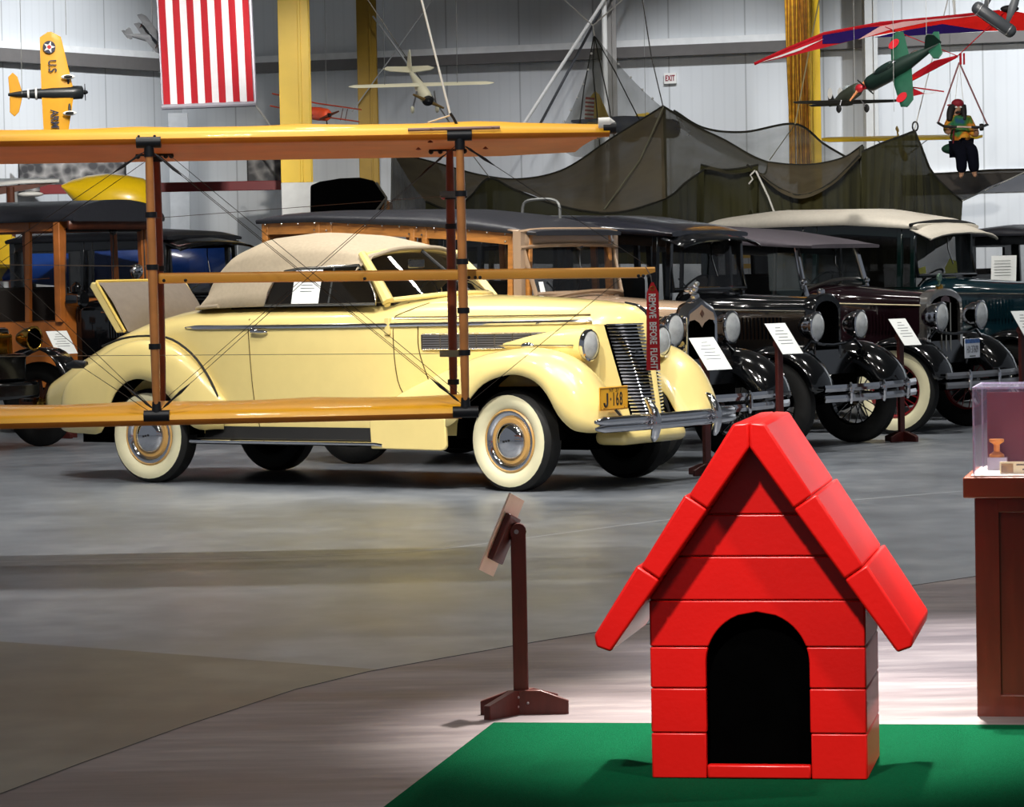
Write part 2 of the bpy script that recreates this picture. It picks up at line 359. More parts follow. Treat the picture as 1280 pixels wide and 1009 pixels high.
# ------------------------------------------------------------------ light
w = bpy.data.worlds.new('hall'); scene.world = w; w.use_nodes = True
w.node_tree.nodes['Background'].inputs[0].default_value = (.8, .88, 1, 1); w.node_tree.nodes['Background'].inputs[1].default_value = .19
def area(loc, sx, sy, e, col=(1, .97, .92), aim=None, spread=180):
    l = bpy.data.lights.new('ceiling_lamp', 'AREA'); l.shape = 'RECTANGLE'; l.size = sx; l.size_y = sy; l.energy = e; l.color = col; l.spread = radians(spread)
    o = bpy.data.objects.new('ceiling_lamp', l); COL.objects.link(o); o.location = loc
    if aim is not None: o.rotation_euler = (V3(aim)-V3(loc)).to_track_quat('-Z', 'Y').to_euler()
    return o
def spot(loc, aim, e, ang, blend=.6, col=(1, .96, .9), rad=.15):
    l = bpy.data.lights.new('spot_lamp', 'SPOT'); l.energy = e; l.spot_size = radians(ang); l.spot_blend = blend; l.color = col; l.shadow_soft_size = rad
    o = bpy.data.objects.new('spot_lamp', l); COL.objects.link(o); o.location = loc
    o.rotation_euler = (V3(aim)-V3(loc)).to_track_quat('-Z', 'Y').to_euler(); return o
for x in (-5, -1.5, 2, 5.5):
    for y in (12, 19, 26, 33):
        area((x, y, 8.6), .5, .5, {12: 26, 19: 105, 26: 120, 33: 12}[y], spread=118)
# wall washers
spot((-3.6, 39, 6.6), on_wall(70, 120, 0, True), 2600, 44, 1., (.93, .96, 1))
spot((10.5, 34, 7.5), on_wall(1800, 170), 3000, 60, 1., (.93, .96, 1))
spot((3.2, 39.3, 8), on_wall(880, 235), 1500, 40, 1., (.93, .96, 1))
spot((6.6, 36.5, 7.5), on_wall(1220, 150), 3300, 42, 1., (.93, .96, 1))
spot((-.4, 40.2, 7.6), on_wall(570, 290), 620, 40, 1., (.95, .96, 1))
spot((1.6, 39.6, 8), on_wall(745, 225), 600, 34, 1., (.95, .96, 1))
# keys on the car and dog house, then spots added to fill the rest
spot((-2.5, 15.5, 8.3), (-1.2, 24.2, .8), 3200, 34, .7)
spot((1.0, 16.5, 8.3), (.3, 23.6, .8), 2700, 30, .7)
spot((1.5, 13.6, 6.5), (.95, 11.1, 0), 12500, 25, 1.)
spot((-1.4, 10.5, 7.2), (-1.0, 17.3, 2.0), 1500, 30, 1.)
spot((2.5, 13.2, 7.0), (1.75, 12.9, 0), 9000, 26, 1., (.94, .97, 1))
spot((4.6, 11.2, 5.2), (1.15, 10.1, .8), 900, 18, .8)
spot((-.6, 6.0, 5.0), (.75, 10.0, .5), 1750, 20, .9)
spot((2.6, 7.0, 5.5), (.9, 10.2, .4), 750, 24, .9)
spot((-1.8, 15.5, 7), (-1.2, 17.5, 0), 420, 40, 1.)
spot((2.0, 25, 8.4), (2.0, 28.6, 1.9), 2000, 34, 1.)
spot((4.6, 28.5, 8.4), (4.3, 32, 1.8), 1900, 34, 1.)
spot((2.0, 22, 7.0), (4.4, 33, 3.7), 4200, 26, .9)
spot((.5, 22, 7.8), (1.8, 37, 2.6), 3400, 26, .9)
spot((-2, 22, 7.0), (-3.8, 31, 3.8), 1900, 26, .9)
spot((-2.5, 24, 8), (-4.8, 40.5, 2.6), 9000, 17, .9)
spot((-2.4, 23, 8), (-3.7, 32, 1.4), 2600, 22, .9)
spot((.2, 19.5, 8.2), (-.6, 26.6, 1.7), 1500, 30, .9)
spot((-1.2, 26, 7.6), (-2.5, 41, 3.4), 6500, 13, .9)
scene.view_settings.view_transform = 'Standard'; scene.view_settings.look = 'None'; scene.view_settings.exposure = 0
# ------------------------------------------------------------------ green carpet, dog house
TH = -radians(10.5)
o = gnd(617, 907)
b = MB(); b.box(0, 3.2, -3.2, 0, 0.0, .008)
tag(b.build('carpet', carpet_g, loc=(o.x, o.y, .003), rot=(0, 0, radians(-10)), bevel=.003), 'bright green carpet square laid on the taupe floor', 'carpet')
dg = gnd(949, 974, .011)
DH = thing('dog_house', 'red plastic dog house with black arched doorway on green carpet', 'dog house', (dg.x, dg.y, .0112), TH)
HW, DEP, TT = .315, .47, .03
slope = 1.426; AP = .978
rows = [0, .134, .266, .388, .525, .654, .777, AP]
dc, dw, dz0, dz1 = .0, .152, .045, .49
def arch_x(z):
    zc = dz1-dw
    if z < zc: return dw
    if z >= dz1: return 0
    return sqrt(max(dw**2-(z-zc)**2, 0))
def gx(z): return min(HW, max((AP-z)/slope, .004))
b = MB(); g = .0014
def side_pts(z0, z1, fn, n=8): return [(fn(z0+(z1-z0)*i/n), z0+(z1-z0)*i/n) for i in range(n+1)]
for z0, z1 in zip(rows, rows[1:]):
    z0 += g if z0 else 0; z1 -= g
    brk = [z for z in (.535,) if z0 < z < z1]
    outer = [(gx(z0), z0)]+[(gx(z), z) for z in brk]+[(gx(z1), z1)]
    if z1 <= dz1 or z0 < dz1:
        zz1 = min(z1, dz1)
        if z0 < dz0:
            for sgn in (-1, 1):
                b.prism([(sgn*HW, 0, 0), (sgn*(dw+.002), 0, 0), (sgn*(dw+.002), 0, z1), (sgn*HW, 0, z1)], (0, TT, 0))
        elif z1 <= dz1:
            for sgn in (-1, 1):
                P = [(sgn*x, 0, z) for x, z in outer] + [(sgn*x, 0, z) for x, z in side_pts(z0, z1, arch_x)[::-1]]
                b.prism(P, (0, TT, 0))
        else:
            P = [(x, 0, z) for x, z in outer] + [(-x, 0, z) for x, z in outer[::-1]]
            arc = side_pts(z0, dz1, arch_x, 10)
            P += [(-x, 0, z) for x, z in arc] + [(x, 0, z) for x, z in arc[::-1][1:]]
            b.prism(P, (0, TT, 0))
    else:
        b.prism([(x, 0, z) for x, z in outer] + [(-x, 0, z) for x, z in outer[::-1]], (0, TT, 0))
b.prism([(-HW+.01, .012, .01), (-dw-.004, .012, .01), (-dw-.004, .012, dz1-dw)]+[(-(dw+.004)*cos(a), .012, dz1-dw+(dw+.004)*sin(a)) for a in [pi*k/16 for k in range(1, 16)]]+[(dw+.004, .012, dz1-dw), (dw+.004, .012, .01), (HW-.01, .012, .01), (HW-.01, .012, .52), (0, .012, AP-.012), (-HW+.01, .012, .52)], (0, .012, 0))
b.build('front_wall', red_pl, DH, bevel=.005, seg=3)
b = MB(); b.box(-dw, dw, -.004, TT, .0, dz0-.004); b.build('door_sill', red_pl, DH, bevel=.006)
for sgn in (-1, 1):
    b = MB()
    for z0, z1 in zip(rows[:5], rows[1:5]):
        x0, x1 = sorted((sgn*(HW-TT), sgn*(HW+.002))); b.box(x0, x1, TT*.2, DEP, z0+(g if z0 else 0), z1-g)
    b.box(*sorted((sgn*(HW-TT), sgn*HW)), TT, DEP, .525+g, .54)
    b.build('side_wall', red_pl, DH, bevel=.005, seg=3)
b = MB(); b.prism([(-HW+.03, DEP, 0), (HW-.03, DEP, 0), (HW-.03, DEP, .53), (0, DEP, AP-.03), (-HW+.03, DEP, .53)], (0, -TT, 0)); b.build('back_wall', red_pl, DH)
b = MB(); b.prism([(-dw-.02, .05, .002), (dw+.02, .05, .002), (dw+.02, .05, .52), (-dw-.02, .05, .52)], (0, .006, 0)); b.build('doorway', dark, DH, label='black sheet for the shade inside the doorway')  # flat black sheet stands for the shade inside
# rounded roof slabs in three moulded lengths
na = V3((slope, 0, 1)).normalized()
def roof_side(sgn):
    b = MB(); t = .078; d = V3((1, 0, -slope)).normalized()
    A = V3((0, 0, AP)); L_ = .416*sqrt(1+slope**2)
    cuts = [0, .30*L_, .645*L_, L_]
    for i, (a, c) in enumerate(zip(cuts, cuts[1:])):
        a += .0008 if i else 0; c -= .0008
        p0 = A+d*a; p1 = A+d*c; q0 = p0+na*t; q1 = p1+na*(t*.86)
        if i == 0:
            P = [V3((0, 0, AP)), p1, q1, V3((.046, 0, AP+.070)), V3((0, 0, AP+.073))]
        elif i == 2: P = [p0, p1, p1+na*(t*.55)+d*.012, q1-d*.012, q0]
        else: P = [p0, p1, q1, q0]
        P = [V3((p.x*sgn, -.115, p.z)) for p in P]
        b.prism(P, (0, .70, 0))
    return b.build('roof_panel', red_pl, DH, bevel=.0075, seg=3)
roof_side(-1); roof_side(1)
# ------------------------------------------------------------------ sign stands
def sign_stand(p, h, yaw, label, style, group=None, card=(.17, .23), tilt=55, lines=6, foot=.17, cm=None):
    r = thing('sign_stand', label, 'sign stand', p, yaw, group); wd = style
    b = MB(); w = .03
    b.box(-w, w, -.016, .016, .03, h); b.build('post', wd, r, bevel=.004)
    b = MB()
    for s in (-1, 1):
        b.prism([(-.016, -.0, .0), (-.016, s*foot, .0), (-.016, s*foot, .045), (-.016, s*.05, .085), (-.016, 0, .085)], (.032, 0, 0))
    b.build('foot', wd, r, bevel=.004)
    b = MB()
    for s in (-1, 1):
        b.prism([(0, -.034, .0), (s*foot, -.034, .0), (s*foot, -.034, .045), (s*.05, -.034, .085), (0, -.034, .085)], (0, .018, 0))
    b.build('foot', wd, r, bevel=.004)
    b = MB(); b.tube([(-.035, 0, h-.01), (.035, 0, h-.01)], .03, 14); hb = b.build('hinge', wd, r)
    for x, z in ((-.012, .03), (.012, .05), (-.012, .06)):
        b = MB(); b.ell((x, -.036, z), .004, 8, 6); b.build('bolt', satin, r)
    a = radians(tilt); n = V3((0, -sin(a), cos(a))); u = V3((0, cos(a), sin(a))); c = V3((0, -.04, h+.02))
    M = frame_m(c, (1, 0, 0), u)
    b = MB(); b.box(-card[0]*.36, card[0]*.36, -card[1]*.33, card[1]*.33, -.006, .014); b.build('head_board', wd, r, bevel=.004).matrix_basis = M
    b = MB(); b.box(-card[0]/2, card[0]/2, -card[1]/2, card[1]/2, .0145, .018); cd_ = b.build('card', cm or paper, r); cd_.matrix_basis = M
    b = MB()
    for i in range(lines):
        y = card[1]*(.34-.62*i/lines); hw = card[0]*(.12, .2, .3, .22, .34, .3, .25)[i % 7]
        b.box(-hw, hw, y, y+card[1]*.022, .0182, .0186)
    b.build('printed_lines', ink, cd_)
    return r
pf = gnd(652, 893)
# foreground stand: its card faces away from the camera
S1 = thing('sign_stand', 'dark brown sign stand with its card turned away, beside the green carpet', 'sign stand', pf, 0)
b = MB(); b.box(-.026, .026, -.014, .014, .03, .615); b.build('post', stand_brown, S1, bevel=.004)
sc_ = 1.0
b = MB()
for s, ln in ((-1, .15), (1, .15)):
    b.prism([(0, -.032, 0), (s*ln, -.032, 0), (s*ln, -.032, .05), (s*.055, -.032, .085), (0, -.032, .085)], (0, .018, 0))
b.build('foot', stand_brown, S1, bevel=.003, rot=(0, 0, radians(-3)), loc=(.012, 0, 0))
b = MB()
for s, ln in ((-1, .19), (1, .19)):
    b.prism([(-.014, 0, 0), (-.014, s*ln, 0), (-.014, s*ln, .05), (-.014, s*.055, .085), (-.014, 0, .085)], (.028, 0, 0))
b.build('foot', stand_brown, S1, bevel=.003, rot=(0, 0, radians(-38)))
for x, z in ((-.012, .03), (.022, .042), (-.01, .062)):
    b = MB(); b.ell((x, -.034, z), .005, 8, 6); b.build('bolt', satin, S1)
b = MB(); b.tube([(.0, -.02, .625), (.0, .02, .625)], .028, 14); b.box(-.02, .02, -.012, .012, .6, .64); b.build('hinge', stand_brown, S1)
b = MB(); b.tube([(-.006, -.024, .625), (-.006, .024, .625)], .008, 10); b.build('pivot_bolt', satin, S1)
un = V3((.40, .12, .92)).normalized(); wn = V3((.44, .9, 0)).normalized(); wn = (wn-un*wn.dot(un)).normalized()
M = frame_m(V3((-.048, -.01, .60)), wn, un)
nsgn = 1 if (wn.cross(un)).x > 0 else -1
b = MB(); b.box(-.05, .05, -.082, .085, -.011, .011); b.build('head_board', stand_brown, S1, bevel=.004).matrix_basis = M
M2 = frame_m(V3((-.048, -.01, .60))-wn.cross(un)*nsgn*.016+V3((.0, 0, 0)), wn, un)
b = MB(); b.box(-.068, .068, -.13, .15, -.003, .003); b.build('card', mat('cream_card', '#f0dfca', .6), S1, label='cream card seen edge-on').matrix_basis = M2
STG = 'row of car information stands'
def rear_stand(bx, by, cx, cy, label, card=(.17, .25), rz=-33, tilt=52):
    p = gnd(bx, by); hz = at(cx, cy, p.y).z
    return sign_stand(p, hz-.03, radians(44), label, stand_red, STG, card, tilt)
rear_stand(76, 548, 78, 428, 'sign stand with white card in front of the black wheel of the wood-bodied hack', (.24, .27))
rear_stand(884, 594, 889, 442, 'sign stand with white card at the corner of the cream convertible bumper', (.26, .29))
p = at(970, 425, 25.4)
sign_stand(V3((p.x+.02, 25.4, 0)), p.z-.02, radians(44), 'sign stand with white card between the taupe hood and the black sedan headlights', stand_red, STG, (.23, .29), 52)
rear_stand(1127, 552, 1127, 415, 'sign stand with white card in front of the red-rimmed whitewall wheel', (.22, .28))
p = at(1274, 408, 27.5)
sign_stand(V3((p.x+.02, 27.5, 0)), p.z-.02, radians(44), 'sign stand with white card above the display case', stand_red, STG, (.22, .28), 56)
# ------------------------------------------------------------------ pedestal and display case
ped_w = mat('cherry_wood', '#56200f', .38, var=.2, scale=7, coat=.25, stretch=(4, 4, .6))
ped_t = mat('cherry_wood_top', '#7d3a20', .35, var=.15, scale=7, coat=.2)
pc = gnd(1222, 896)
PD = thing('display_pedestal', 'reddish brown wooden display pedestal with recessed panels beside the carpet', 'pedestal', (pc.x, pc.y, 0), radians(-12))
W_, PH_ = .62, .80
b = MB(); b.box(0, W_, .005, .5, 0, PH_-.07); b.build('carcass', ped_w, PD)
b = MB(); b.box(0, .075, -.014, .01, 0, PH_-.07); b.box(W_-.075, W_, -.014, .01, 0, PH_-.07); b.box(.075, W_-.075, -.014, .01, 0, .075); b.box(.075, W_-.075, -.014, .01, PH_-.12, PH_-.07)
b.build('panel_frame', ped_w, PD, bevel=.004)
b = MB(); b.box(-.035, W_+.035, -.045, .53, PH_-.07, PH_); b.build('top_slab', ped_t, PD, bevel=.006)
b = MB(); b.box(-.01, W_+.01, -.02, .5, PH_, PH_+.004); b.build('white_deck', mat('white_laminate', '#ece6dd', .4), PD)
acry = mat('acrylic', '#b6aecb', .03, alpha=.16, var=.02); acry_e = mat('acrylic_edge', '#d9d3ea', .08, alpha=.75)
z0 = PH_+.0045; z1 = z0+.285
AC = thing('display_case', 'clear acrylic display case standing on the brown pedestal', 'display case', (pc.x, pc.y, z0), radians(-12)); hc = z1-z0
cx0, cx1, cy0, cy1 = .0, W_-.0, -.01, .42
for nm, bx in (('front_panel', (cx0, cx1, cy0, cy0+.006, 0, hc)), ('back_panel', (cx0, cx1, cy1-.006, cy1, 0, hc)), ('side_panel', (cx0, cx0+.006, cy0+.006, cy1-.006, 0, hc)), ('side_panel', (cx1-.006, cx1, cy0+.006, cy1-.006, 0, hc)), ('lid', (cx0, cx1, cy0, cy1, hc, hc+.006))):
    b = MB(); b.box(*bx); b.build(nm, acry, AC)
b = MB()
for x in (cx0, cx1):
    for y in (cy0, cy1): b.bar((x, y, 0), (x, y, hc+.006), .006, .006)
for y in (cy0, cy1): b.bar((cx0, y, hc+.004), (cx1, y, hc+.004), .006, .006)
for x in (cx0, cx1): b.bar((x, cy0, hc+.004), (x, cy1, hc+.004), .006, .006)
b.build('edges', acry_e, AC)
R2 = radians(-12)
def inped(x, y, z): return V3((pc.x+x*cos(R2)-y*sin(R2), pc.y+x*sin(R2)+y*cos(R2), z))
r = thing('caption_card', 'small cream caption card with picture inside the acrylic case', 'card', inped(.155, .06, z0), R2)
b = MB(); b.box(-.075, .075, -.004, .004, 0, .04); b.build('card_block', mat('cream_caption', '#e8dcae', .5), r)
b = MB(); b.box(-.07, -.03, -.006, -.004, .004, .034); b.build('picture', mat('sepia_picture', '#8d7040', .6, var=.5, scale=60), r)
b = MB(); b.box(-.02, .03, -.0055, -.004, .028, .032); b.box(.0, .05, -.0055, -.004, .012, .017); b.build('printed_lines', ink_bk, r)
r = thing('reflection_spool', 'orange spool shape added for a reflection at the left inside the acrylic case', 'spool', inped(.055, .30, z0), R2)  # spool shape added in place of an orange reflection
b = MB(); b.lathe([(.001, .0), (.028, .0), (.028, .01), (.012, .022), (.012, .05), (.028, .062), (.028, .072), (.001, .072)], axis=(0, 0, 1), n=18)
b.xf(Matrix.Translation((0, 0, .042)) @ Matrix.Diagonal((.9, .9, .85, 1))); b.build('spool_body', mat('orange_reflection', '#d7852f', .5), r); b = MB(); b.box(-.03, .035, -.03, .03, 0, .0415); b.build('clear_block', acry_e, r)
r = thing('reflection_panel', 'dark red upright panel added for a reflection inside the acrylic case', 'board', inped(.34, .36, z0), R2)  # upright panel added to stand for a dark red reflection
b = MB(); b.box(-.32, .24, -.005, .005, .0, .26); b.build('panel', mat('dark_red_reflection', '#6d1c2b', .6), r); b = MB(); b.box(-.1, .02, -.05, .03, 0, .012); b.build('base', mat('dark_red_reflection', '#6d1c2b'), r)
# ------------------------------------------------------------------ wheels shared by all the cars
def tyre_prof(R, w):
    return [(R*.60, -w*.30), (R*.66, -w*.42), (R*.80, -w*.5), (R*.92, -w*.46), (R*.975, -w*.36), (R, -w*.28), (R, w*.28), (R*.975, w*.36), (R*.92, w*.46), (R*.80, w*.5), (R*.66, w*.42), (R*.60, w*.30)]
def wheel(par, c, R, w, side, style, yaw=0, name='wheel'):
    b = MB(); b.lathe(tyre_prof(R, w), n=40)
    for s in (-.2, -.07, .07, .2): b.lathe([(R*1.003, (s-.035)*w), (R*1.003, (s+.035)*w)], n=40)
    o = b.build(name, rubber, par, loc=c, rot=(0, 0, yaw), smooth=30)
    h = side
    if style in ('cream', 'redwhite'):
        b = MB(); b.lathe([(R*r, h*(w*k+.004)) for r, k in ((.62, .33), (.66, .42), (.74, .475), (.80, .5), (.86, .485), (.91, .46))], n=40)
        b.build('whitewall', whitewall, o)
    if style == 'cream':
        b = MB(); b.lathe([(R*.60, h*w*.40), (R*.575, h*w*.42), (R*.53, h*w*.40), (R*.49, h*w*.33), (R*.47, h*w*.29)], n=40); b.build('trim_ring', chrome, o)
        b = MB(); b.lathe([(R*.61, h*w*.33), (R*.635, h*(w*.38+.004)), (R*.60, h*(w*.44+.002)), (R*.585, h*w*.40)], n=40); b.lathe([(R*.475, h*w*.30), (R*.45, h*w*.36), (R*.40, h*w*.37), (R*.36, h*w*.33)], n=40); b.build('rim', tan_rim, o)
        b = MB(); b.lathe([(R*.37, h*w*.32), (R*.365, h*w*.40), (R*.32, h*w*.49), (R*.20, h*w*.57), (R*.08, h*w*.60), (.001, h*w*.61)], n=36); b.build('hubcap', chrome, o)
        b = MB(); b.lathe([(R*.6, -h*w*.2), (R*.2, -h*w*.1), (.001, -h*w*.1)], n=24); b.build('wheel_back', dark, o)
        b = MB()
        for k in (-1, 0, 1): b.box(k*.022-.007, k*.022+.007, h*w*.605-.003, h*w*.605+.003, -.006+k*.004, .008+k*.004)
        b.build('hubcap_badge', black_soft, o)
    else:
        rm = mat('red_wheel_paint', '#7a0d12', .35, coat=.5) if style == 'redwhite' else (mat('wood_wheel', '#4a2716', .4) if style == 'wood' else black)
        b = MB(); b.lathe([(R*.61, -w*.3), (R*.56, -w*.2), (R*.56, w*.2), (R*.61, w*.3), (R*.63, w*.42)] if h > 0 else [(R*.61, w*.3), (R*.56, w*.2), (R*.56, -w*.2), (R*.61, -w*.3), (R*.63, -w*.42)], n=36); b.build('rim', rm, o)
        b = MB(); n = 12 if style == 'wood' else 20
        for i in range(n):
            a = 2*pi*i/n; a2 = a+(.3 if i % 2 else -.3)*(0 if style == 'wood' else 1)
            b.bar((R*.15*cos(a2), h*w*.35*(1 if i % 2 else .2), R*.15*sin(a2)), (R*.58*cos(a), 0, R*.58*sin(a)), *((.03, .025) if style == 'wood' else (.008, .008)), upv=(0, 1, 0))
        b.build('spokes', rm, o)
        b = MB(); b.lathe([(R*.17, -h*w*.3), (R*.17, h*w*.35), (R*.13, h*w*.5), (.001, h*w*.55)], n=20); b.build('hubcap', brass if style == 'wood' else nickel, o)
    return o
def lamp(par, c, r, depth, yaw=0, shell=chrome, name='headlight'):
    b = MB(); b.lathe([(.001, -depth), (r*.35, -depth*.96), (r*.72, -depth*.72), (r*.95, -depth*.3), (r*1.0, -.01), (r*1.06, 0), (r*1.06, .02), (r*.96, .028)], axis=(1, 0, 0), n=28)
    o = b.build(name, shell, par, loc=c, rot=(0, 0, yaw))
    b = MB(); b.lathe([(r*.97, .02), (r*.8, .034), (r*.45, .044), (.001, .047)], axis=(1, 0, 0), n=28); b.build('lens', lens, o)
    return o
# ------------------------------------------------------------------ the cream convertible
BU = thing('convertible_car', 'large cream yellow convertible with beige top and whitewall tyres behind the yellow wings', 'car', (.446, 23.45, 0), radians(-33.5))
HT = [(.612, .02, 1.13, 1.0), (.60, .05, 1.165, 1.0), (.565, .085, 1.20, 1.02), (.50, .16, 1.235, 1.03), (.40, .245, 1.26, 1.04), (.25, .31, 1.28, 1.05), (0, .385, 1.30, 1.06), (-.4, .49, 1.325, 1.07), (-.8, .60, 1.338, 1.09), (-1.05, .69, 1.335, 1.11),
      (-1.2, .735, 1.31, 1.13), (-1.5, .775, 1.30, 1.14), (-2.0, .79, 1.295, 1.14), (-2.5, .785, 1.29, 1.13), (-2.8, .77, 1.285, 1.11), (-3.1, .745, 1.262, 1.06), (-3.4, .71, 1.205, .98), (-3.7, .66, 1.115, .89), (-4.0, .585, .985, .78), (-4.25, .50, .88, .70), (-4.45, .40, .80, .64), (-4.57, .34, .755, .60), (-4.64, .28, .70, .58), (-4.66, .05, .60, .56)]
def hull(x): return interp(HT, x)
def hull_sec(x, n=9, e=.78):
    w, zt, zb = hull(x); z0 = .36 if x > -3.3 else lerp(.36, .46, min((-3.3-x)/1.2, 1))
    if x > .2: z0 = lerp(.36, .44, min((x-.2)/.4, 1))
    P = []
    for i in range(n):
        t = (i/(n-1))*pi/2; P.append((w*sin(t)**e, zb+(zt-zb)*max(cos(t), 0)**e))
    for k in (.25, .5, .75, 1.0):
        P.append((w*(1-.06*k*k), lerp(zb, z0, k)))
    return [V3((x, -y, z)) for y, z in P[::-1]] + [V3((x, y, z)) for y, z in P[1:]]
xs = sorted(set([r[0] for r in HT] + [.55, .45, .325, .125, -.2, -.6, -1.35, -1.75, -2.25, -2.65, -2.95, -3.25, -3.55, -3.85, -4.12, -4.35, -4.52]))
b = MB(); b.loft([hull_sec(x) for x in xs]); b.build('body', cream, BU, smooth=60)
def side_y(x, z, off=.004):
    w, zt, zb = hull(x)
    if z > zb:
        c = min(max((z-zb)/(zt-zb), 0), 1)**(1/.78); return w*sqrt(1-c*c)**.78+off
    k = (zb-z)/(zb-.36); return w*(1-.06*k*k)+off
# door seams, belt moulding, handle, vents
b = MB()
seam = [[(-1.055, 1.29), (-1.06, 1.0), (-1.04, .75), (-.99, .62)], [(-2.27, 1.27), (-2.26, 1.0), (-2.24, .6), (-2.2, .37)]]
seam.append([(-1.055, 1.2), (-.98, 1.24), (-.90, 1.285)]); seam.append([(-.89, 1.12), (-.885, .95), (-.82, .72)])
for s in seam:
    for sg in (-1, 1):
        b = MB(); b.tube([V3((x, sg*side_y(x, z, .0), z)) for x, z in [(p.x, p.z) for p in crom([V3((x, 0, z)) for x, z in s], 10)]], .0045, 5); b.build('panel_seam', mat('seam_shadow', '#5d4a1c', .7), BU)
b = MB()
for sg in (-1, 1):
    P = [V3((x, sg*side_y(x, z, .004), z)) for x, z in [(lerp(-2.86, .36, i/30), lerp(1.132, 1.142, i/30)) for i in range(31)]]
    b.tube(P, [.006]+[.017]*29+[.006], 8, flat=1)
b.build('belt_moulding', chrome, BU)
b = MB(); b.tube([V3((x, -side_y(x, 1.16, .0), 1.19)) for x in (-1.05, -.5, 0, .35)], .005, 5); b.build('hood_seam', mat('seam_shadow', '#5d4a1c'), BU)
b = MB(); x0 = -2.17
b.tube([(x0-.05, -side_y(x0, 1.1, .025), 1.105), (x0+.05, -side_y(x0, 1.1, .03), 1.10), (x0+.09, -side_y(x0, 1.1, .015), 1.098)], [.014, .012, .006], 10); b.ell((x0-.045, -side_y(x0, 1.1, .01), 1.105), .022); b.build('door_handle', chrome, BU)
b = MB(); b.box(-1.115, -1.075, -side_y(-1.09, 1.07, .02), -side_y(-1.09, 1.07, -.02), 1.07, 1.19); b.build('hinge', cream, BU, bevel=.006)
vt = MB(); vd = MB(); nb = 8
for k in range(nb):
    xa, xb = lerp(-.86, .16, k/nb)+.006, lerp(-.86, .16, (k+1)/nb)-.006
    for i in range(6):
        z = .975+i*.0165
        vt.bar((xa, -side_y(xa, z, .008), z), (xb, -side_y(xb, z, .008), z), .008, .009)
vd.loft([[V3((x, -side_y(x, z, .003), z)) for x in (-.87, -.5, 0, .17)] for z in (.965, 1.068)])
v = vt.build('hood_vent', satin, BU); vd.build('vent_backing', mat('vent_grey', '#5b5650', .5, .4), v)
b = MB(); b.tube([(-.86, -side_y(-.86, .965, .006), .963), (.17, -side_y(.17, .965, .006), .963), (.17, -side_y(.17, .965, .006), 1.07), (-.86, -side_y(-.86, .965, .006), 1.07)], .005, 6, closed=True); b.build('vent_frame', nickel, v)
# grille: horizontal bars on both sides of the painted nose
TO, TI = V3((.435, .30, 1.12)), V3((.575, .045, 1.12)); BO, BI = V3((.555, .165, .485)), V3((.665, .03, .485))
g = MB(); gb = MB(); nbar = 27
for sg in (-1, 1):
    S = lambda p: V3((p.x, sg*p.y, p.z))
    rowsb = []
    for i in range(nbar+1):
        t = i/nbar; o = TO.lerp(BO, t); n_ = TI.lerp(BI, t); md = (o+n_)/2+V3((.03, .012, 0))
        if i < nbar: g.tube([S(p)+V3((.012, 0, 0)) for p in crom([o, md, n_], 7)], .0068, 6)
        rowsb.append([S(p)+V3((-.006, 0, 0)) for p in crom([o, md, n_], 7)])
    gb.loft(rowsb)
gg = g.build('grille', chrome, BU); gb.build('grille_backing', dark, gg)
# painted surround that carries the grille (fills between hull and grille)
b = MB()
for sg in (-1, 1):
    S = lambda x, y, z: V3((x, sg*y, z))
    rws = []
    for t in (0, .25, .5, .75, 1):
        o = TO.lerp(BO, t); n_ = TI.lerp(BI, t)
        rws.append([S(o.x-.16, o.y+.10, o.z), S(o.x-.05, o.y+.035, o.z), S(o.x-.004, o.y+.004, o.z)])
    b.loft(rws)
    rws = []
    for t in (0, .25, .5, .75, 1):
        n_ = TI.lerp(BI, t); rws.append([S(n_.x-.01, n_.y, n_.z), S(n_.x+.025, n_.y*.5, n_.z), S(n_.x+.03, -.001, n_.z)])
    b.loft(rws)
    o, n_ = TO, TI
    b.loft([[S(.36, .335, 1.125), S(.42, .30, 1.122), S(.53, .16, 1.12), S(.59, .045, 1.12), S(.605, 0, 1.12)], [S(.34, .325, 1.17), S(.42, .275, 1.175), S(.52, .15, 1.18), S(.572, .04, 1.18), S(.58, 0, 1.18)], [S(.3, .26, 1.235), S(.4, .2, 1.24), S(.47, .1, 1.24), S(.50, .03, 1.24), S(.505, 0, 1.24)]])
    b.loft([[S(.36, .36, .49), S(.52, .2, .485), S(.66, .03, .485), S(.69, 0, .485)], [S(.33, .36, .40), S(.48, .22, .39), S(.60, .03, .38), S(.62, 0, .38)]])
b.build('nose', cream, BU, smooth=60)
for sg in (-1, 1):
    b = MB(); b.loft([[V3((.40, sg*.32, z)), V3((.36, sg*.40, z)), V3((.30, sg*.56, z))] for z in (.98, .8, .6, .40)]); b.build('fender_apron', cream, BU, smooth=60)
b = MB(); b.tube([(.42, 0, 1.262), (.52, 0, 1.24), (.585, 0, 1.195), (.61, 0, 1.15)], [.012, .016, .02, .01], 8); b.build('hood_ornament', chrome, BU)
b = MB(); b.ell((.585, -.12, .93), (.012, .035, .02), 10, 8); b.build('grille_badge', gun, BU)
